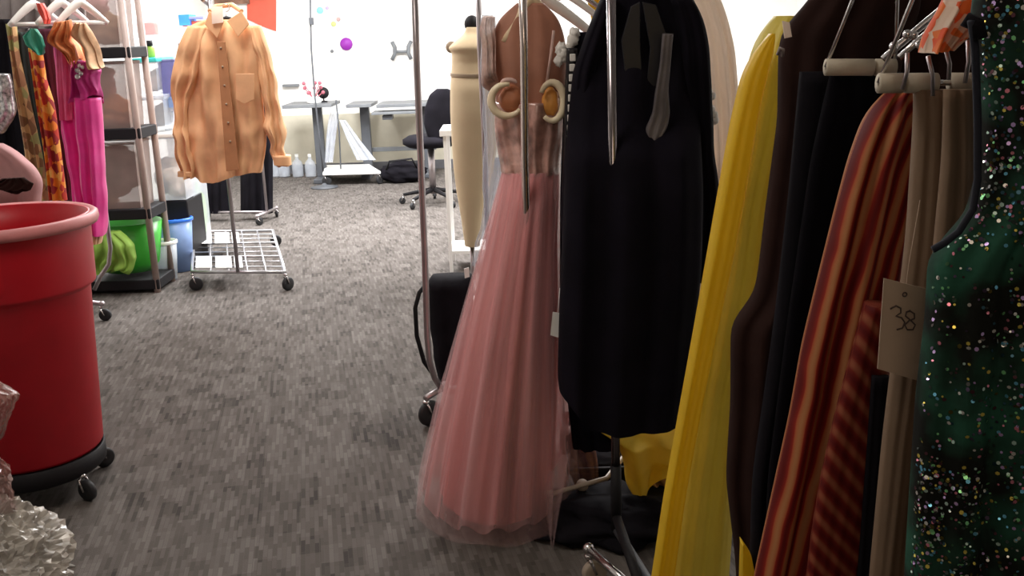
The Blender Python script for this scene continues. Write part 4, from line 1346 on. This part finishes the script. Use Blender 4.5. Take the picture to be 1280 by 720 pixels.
b = cloth([(42, 828, 842), (80, 824, 838), (110, 820, 836), (140, 816, 838), (160, 806, 834), (176, 808, 824), (180, 812, 820)], 2.655, .02, 1, .003, 104, crump=.004)
lab(b.build('satin_facing', M['satin_sheen'], t), 'satin facing on the coat front, its highlight painted grey')
hanger('clothes_hanger', Vector((at(790, -40, JY).x, JY, ZN + .03)), .17, .06, .1, M['black_plastic'], 'black hanger carrying the long black coat', bar=False)

# pale gown behind coat
t = garment('ivory_gown', 'ivory gown half hidden behind the right side of the black coat', 'gown', [
    ('body', M['ivory'], [(-10, 820, 896), (12, 826, 906), (60, 840, 918), (140, 850, 924), (200, 860, 922), (300, 860, 905), (420, 850, 900)], 3.35, dict(seed=111, th=.12, folds=5, amp=.02))])
b = MB()
for k, (x, y) in enumerate([(886, 116), (889, 120), (888, 136), (892, 144), (893, 150)]):
    b.ball(at(x, y, 3.0), .014, 12)
tag(b.build('pearl_spray', M['hanger_white']), 'small spray of white pearls at the right edge of the black coat', 'ornament')

# bottom: black tote and yellow cloth
t = thing('storage_tote', (at(790, 650, 3.1).x, 3.15, 0), 'black plastic tote on the floor under the black coat', 'tote')
x0, x1 = at(712, 640, 3.02).x, at(905, 640, 3.02).x
zt = at(800, 586, 3.02).z
b = MB()
V = [(x0 + .03, 3.05, .004), (x1 - .03, 3.05, .004), (x1 - .03, 3.5, .004), (x0 + .03, 3.5, .004), (x0, 3.02, zt), (x1, 3.02, zt), (x1, 3.53, zt), (x0, 3.53, zt)]
b.add(V, [(0, 3, 2, 1), (0, 1, 5, 4), (1, 2, 6, 5), (2, 3, 7, 6), (3, 0, 4, 7)])
b.build('tote_body', M['black_plastic'], t, False, bevel=.01)
MB().tube([V[4], V[5], V[6], V[7]], .012, 8, closed=True).build('rim', M['black_plastic'], t)
MB().ball(((x0 + x1) / 2, 3.27, zt - .05), 1, 40, (x1 - x0) * .42, .2, .12, .3, 8, 20).build('dark_contents', M['black_cloth'], t)
o = cloth([(508, 770, 850, 3.0, .12), (520, 742, 860, 2.98, .16), (534, 744, 860, 2.96, .2), (546, 768, 860, 2.94, .22), (570, 776, 856, 2.92, .2), (586, 780, 852, 2.91, .14), (602, 782, 850, 2.90, .1)], 3.1, .2, 1.4, .02, 121, crump=.02, nv=60, sm=1, hem=lambda x: -.03 * math.sin(x * 7)).build('yellow_costume', M['yellow_cloth'])
tag(o, 'crumpled yellow costume draped over the black tote', 'costume')
o = cloth([(592, 800, 850), (606, 812, 852), (624, 822, 856)], 2.93, .06, 2, .02, 122, crump=.02, nv=24).build('tan_cloth_end', M['tan_cloth'])
tag(o, 'tan sash trailing below the crumpled yellow costume', 'sash')
o = cloth([(540, 702, 724), (560, 700, 742), (590, 706, 748), (610, 716, 752)], 3.02, .1, 3, .012, 123, crump=.03).build('sheer_brown_scarf', mat('sheer_brown', (.25, .12, .1), .8, alpha=.55))
tag(o, 'sheer brownish scarf hanging between the pink skirt and the post foot', 'scarf')
g = gz(765, 655)  # low black heap added to darken the shadowed floor
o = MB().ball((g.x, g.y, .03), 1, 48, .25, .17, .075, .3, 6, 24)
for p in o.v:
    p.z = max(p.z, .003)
tag(o.build('black_shade_heap', M['black_cloth']), 'low black heap added for the dark floor shade before the black tote', 'bag')

# ================================================================= NEAR GARMENTS
t = garment('yellow_robe', 'long bright yellow satin robe hanging full length beside the black coat', 'robe', [
    ('robe_body', M['yellow_pale'], [(20, 968, 1010, None, .06), (45, 946, 1012, None, .08), (80, 936, 1005), (150, 924, 985), (250, 906, 962), (330, 893, 956), (400, 880, 946), (500, 862, 930), (600, 848, 918), (720, 832, 910), (775, 826, 905)], 2.12, dict(seed=131, th=.12, folds=3, amp=.009, nv=70)),
    ('front_edge', M['yellow'], [(42, 962, 968, None, .03), (56, 950, 968, None, .04), (72, 938, 964, None, .05), (95, 927, 958), (150, 914, 946), (250, 896, 930), (330, 882, 914), (420, 866, 894), (520, 848, 874), (620, 830, 856), (720, 815, 842), (775, 806, 834)], 2.04, dict(seed=132, th=.06, folds=1.2, amp=.006, nv=90, sm=2))])
t = garment('brown_black_robe', 'very dark brown robe hanging right of the yellow robe', 'robe', [
    ('robe_body', M['brown_black'], [(-40, 1040, 1150, None, .06), (10, 1004, 1150, None, .08), (34, 980, 1140), (60, 974, 1130), (150, 973, 1110), (260, 958, 1100), (330, 950, 1085), (370, 944, 1075), (405, 914, 1060), (500, 914, 1040), (600, 908, 1020), (700, 920, 1010), (800, 925, 1005)], 1.86, dict(seed=141, th=.10, folds=3, amp=.008, nv=90)),
    ('inner_panel', M['black_cloth'], [(90, 1000, 1130), (250, 985, 1090), (400, 968, 1050), (600, 940, 1000), (800, 935, 990)], 1.78, dict(seed=142, th=.05, folds=2, amp=.005, nv=50))])
t = thing('paper_tag', at(984, 38, 1.8), 'tiny white loop tag pinned at the shoulder of the dark brown robe', 'tag')
MB().quadbox([at(978, 26, 1.78), at(987, 28, 1.78), at(990, 46, 1.78), at(981, 48, 1.78)], (0, 1, 0), .003).build('card', M['ivory'], t, False)
MB().tube([at(972, 68, 1.79), at(975, 60, 1.78), at(979, 62, 1.78), at(978, 70, 1.79)], .003, 8).build('loop', M['curtain_grey'], t)
o = cloth([(676, 926, 928), (690, 925, 938), (720, 924, 944), (790, 922, 946)], 1.76, .03, 1, .004, 143).build('yellow_ribbon', M['yellow'])
tag(o, 'narrow yellow ribbon end below the dark brown robe', 'ribbon')

# black trousers on foam bar hangers
def trouser_hanger(label, xa, xb, y, Y, mt, apex, foam_sections):
    pa, pb = at(xa, y, Y), at(xb, y + 6, Y)
    pb.z = pa.z - .004
    t = thing('trouser_hanger', (pa + pb) / 2, label, 'hanger', 'foam-bar trouser hangers on the nearest rack')
    for (u0, u1) in foam_sections:
        MB().tube([pa.lerp(pb, u0), pa.lerp(pb, (u0 + u1) / 2), pa.lerp(pb, u1)], .0135, 14).build('foam_sleeve', M['foam'], t)
    MB().tube([pa, pb], .004, 8).build('bar', M['chrome'], t)
    top = Vector(((pa.x + pb.x) / 2 + apex[0], Y + apex[1], ZN - .07))
    MB().tube([pa, top], .003, 8).build('wire_arm', M['chrome'], t)
    MB().tube([pb, top], .003, 8).build('wire_arm', M['chrome'], t)
    MB().tube([top, top + Vector((0, 0, .04))] + [top + Vector((0.018 * math.cos(a), 0, .062 + .018 * math.sin(a))) for a in np.linspace(-PI / 2, PI, 10)], .003, 8).build('hook', M['chrome'], t)
    return t


trouser_hanger('white foam-covered bar hanger holding black trousers', 1032, 1118, 84, 1.62, None, (.05, .0), [(0, .68), (.72, 1)])
trouser_hanger('foam-covered bar hanger in three sections above the tan trousers', 1098, 1222, 104, 1.36, None, (.04, 0), [(0, .24), (.27, .58), (.72, 1)])
M['deep_black'] = mat('deep_black_wool', (0.0035, 0.003, 0.0045), 1.0, spec=0.05, bump=0)
garment('black_trousers', 'black trousers folded over the foam bar of the leftmost trouser hanger', 'trousers', [
    ('body', M['deep_black'], [(84, 1040, 1112, None, .03), (110, 1034, 1122), (200, 1014, 1120), (400, 985, 1110), (600, 960, 1090), (860, 950, 1080)], 1.68, dict(seed=151, th=.06, folds=2, amp=.005, nv=60))])
# black shirt shoulder filling above hangers
garment('dark_blazer', 'dark brown blazer shoulder filling the top behind the trouser hangers', 'blazer', [
    ('body', M['brown_black'], [(-40, 1060, 1230), (20, 1040, 1235), (120, 1030, 1235), (400, 1060, 1240), (860, 1060, 1240)], 1.95, dict(seed=152, th=.08, folds=3, amp=.008, nv=50))])
# thick chrome clip arms
t = thing('clip_hanger', at(1150, 40, 1.5), 'shiny chrome clip hanger slanting up above the foam bars', 'hanger')
b = MB().tube([at(1104, 74, 1.5), at(1122, 58, 1.5), at(1150, 34, 1.5), at(1196, -4, 1.5), at(1214, -24, 1.5)], .0055, 10)
b.build('arm', M['chrome'], t)
MB().tube([at(1124, 72, 1.46), at(1146, 52, 1.46), at(1178, 26, 1.46), at(1200, 10, 1.46), at(1230, -20, 1.46)], .0045, 10).build('arm', M['chrome'], t)
for (x, y) in ((1117, 58), (1134, 43), (1150, 56), (1142, 44)):
    MB().ball(at(x, y, 1.44), .0065, 12).build('rivet', M['chrome'], t)
hk = thing('wire_hanger', at(1200, 50, 1.3), 'clear and wire hanger hooks crowded above the tan trousers', 'hanger')
for (x0_, y0_, x1_, y1_) in ((1128, 112, 1134, 66), (1186, 100, 1182, 60), (1206, 104, 1210, 50), (1166, 120, 1160, 70)):
    MB().tube([at(x0_, y0_, 1.3), at((x0_ + x1_) / 2 + 3, (y0_ + y1_) / 2, 1.3), at(x1_, y1_, 1.3)], .003, 8).build('wire', M['chrome_worn'], hk)

# striped garment
t = garment('striped_robe', 'rust red and tan striped robe with long falling folds', 'robe', [
    ('robe_body', M['stripe'], [(112, 1112, 1146, None, .05), (125, 1096, 1152, None, .06), (150, 1080, 1156), (200, 1062, 1152), (260, 1046, 1145), (340, 1026, 1136), (430, 1004, 1124), (520, 988, 1110), (620, 966, 1098), (720, 944, 1085), (880, 920, 1060)], 1.54, dict(seed=161, th=.09, folds=3, amp=.009, nv=80)),
    ('sleeve', M['stripe_diag'], [(380, 1082, 1116), (440, 1066, 1112), (520, 1044, 1104), (600, 1026, 1096), (660, 1016, 1082), (760, 1004, 1062), (880, 1000, 1050)], 1.46, dict(seed=162, th=.05, folds=2, amp=.004, nv=60))])

# tan trousers
t = garment('tan_trousers', 'plain taupe tan trousers hanging over the foam bar behind the card tag', 'trousers', [
    ('leg', M['tan_trouser'], [(112, 1142, 1222, None, .03), (130, 1144, 1226), (200, 1140, 1228), (290, 1134, 1226), (400, 1122, 1220), (550, 1104, 1200), (720, 1088, 1180), (980, 1070, 1150)], 1.36, dict(seed=171, th=.05, folds=4, amp=.006, nv=70)),
    ('leg', M['tan_trouser'], [(112, 1180, 1224, None, .02), (200, 1178, 1226), (300, 1168, 1224), (500, 1150, 1200), (980, 1110, 1160)], 1.31, dict(seed=172, th=.03, folds=2, amp=.005, nv=50))])
o = cloth([(470, 1090, 1112), (560, 1084, 1106), (720, 1072, 1098), (960, 1050, 1085)], 1.43, .02, 1, .004, 175).build('dark_lining', M['black_cloth'])
tag(o, 'black lining strip showing between the striped robe and tan trousers', 'lining')

# card tag with 38
TYg = 1.19
t = thing('card_tag', at(1133, 415, TYg), 'tan card tag marked 38 in handwriting hanging before the tan trousers', 'tag')
cs = [at(1105, 348, TYg), at(1171, 364, TYg), at(1158, 479, TYg), at(1097, 461, TYg)]
MB().quadbox(cs, (0, 1, 0), .0015).build('card', M['tag_card'], t, False)


def tp(x, y):
    return at(x, y, TYg - .0015)


b = MB()
b.tube([tp(1113, 386), tp(1120, 382), tp(1126, 385), tp(1126, 391), tp(1120, 395), tp(1127, 397), tp(1131, 403), tp(1128, 410), tp(1121, 412)], .0010, 6)
b.tube([tp(1138, 389), tp(1143, 392), tp(1143, 398), tp(1136, 401), tp(1131, 406), tp(1134, 412), tp(1141, 412), tp(1144, 406), tp(1138, 400), tp(1132, 395), tp(1133, 390), tp(1138, 388)], .0010, 6)
lab(b.build('handwriting', M['ink'], t), 'handwritten 38')
MB().tube([tp(1131, 368) + Vector((.0025 * math.cos(a), 0, .0025 * math.sin(a))) for a in np.linspace(0, 2 * PI, 12)], .0009, 6).build('eyelet', M['ink'], t)
MB().tube([tp(1131, 368), at(1136, 330, TYg + .03), at(1150, 250, 1.25)], .0004, 6).build('string', M['tag_card'], t)

# orange-white floral top at top right
garment('floral_top', 'orange and white floral top bunched at the top beside the green sequin dress', 'top', [
    ('body', M['print_orange'], [(-30, 1190, 1260), (0, 1180, 1250), (20, 1170, 1244), (45, 1155, 1212), (66, 1150, 1182)], 1.28, dict(seed=181, th=.04, folds=4, amp=.008, crump=.01))])

# green sequin dress
GYY = 1.10
rows = [(-40, 1226, 1420), (30, 1218, 1420), (120, 1226, 1410), (220, 1226, 1400), (270, 1212, 1400), (305, 1180, 1400), (330, 1164, 1400), (400, 1160, 1395), (500, 1148, 1390), (620, 1140, 1385), (720, 1134, 1380), (1080, 1120, 1370)]
t = thing('green_sequin_dress', at(1240, 1080, GYY), 'dark green dress covered in multicoloured sequins at the right edge', 'dress')
body = cloth(rows, GYY, .10, 4, .007, 191, nv=110, nu=140, sm=1)
body.build('dress_body', M['green_cloth'], t)
b = MB().tube([at(1214, 26, GYY - .03), at(1219, 60, GYY - .02), at(1222, 150, GYY - .02), at(1222, 225, GYY - .02), at(1216, 262, GYY - .02), at(1198, 290, GYY - .02), at(1180, 304, GYY - .02), at(1166, 312, GYY - .02)], .0042, 10)
lab(b.build('navy_piping', M['navy_trim'], t), 'navy bound armhole edge')
MB().tube([at(1208, 34, GYY - .02), at(1213, 24, GYY - .02), at(1222, 30, GYY - .03), at(1226, 48, GYY - .03)], .007, 10).build('shoulder_loop', M['black_cloth'], t)
# sequins: little discs over the front of the cloth
tri = []
sq = MB()
r5 = random.Random(5)
nu_ = 140
pal = [(0.8, 0.8, 0.75), (0.35, 0.9, 0.4), (0.9, 0.75, 0.15), (0.85, 0.3, 0.4), (0.2, 0.6, 0.85), (0.65, 0.9, 0.8), (0.7, 0.5, 0.9)]
cnt = 0
while cnt < 3400:
    j = r5.uniform(0, 108.99)
    i = r5.uniform(1, nu_ / 2 - 2)
    j0, i0 = int(j), int(i)
    a, c, d = body.v[j0 * nu_ + i0], body.v[j0 * nu_ + i0 + 1], body.v[(j0 + 1) * nu_ + i0]
    p = a + (c - a) * (i - i0) + (d - a) * (j - j0)
    # zones: denser low down, sparse in the plain teal panel
    u = i / (nu_ / 2)
    if i > nu_ / 2 * .66 or p.z < .55:
        continue
    if p.z > 1.22 and r5.random() < .45:
        continue
    if 1.0 < p.z < 1.25 and u < .4 and r5.random() < .75:
        continue
    n = (c - a).cross(d - a).normalized()
    if n.y > 0:
        n = -n
    n = (n + Vector((r5.uniform(-.5, .5), r5.uniform(-.2, .2), r5.uniform(-.5, .5)))).normalized()
    e1_ = n.orthogonal().normalized()
    e2_ = n.cross(e1_)
    rr = r5.uniform(.0012, .0028)
    q = p + Vector((0, -.002, 0))
    base = len(sq.v)
    sq.add([q + (e1_ * math.cos(k * PI / 3) + e2_ * math.sin(k * PI / 3)) * rr for k in range(6)], [(0, 1, 2, 3, 4, 5)])
    br = .12 if r5.random() < .5 else 1.0
    cc = r5.choice(pal)
    sq.col += [(cc[0] * br, cc[1] * br, cc[2] * br, 1)] * 6
    cnt += 1
so = sq.build('sequins', M['sequin'], t, False)
so['kind'] = 'stuff'
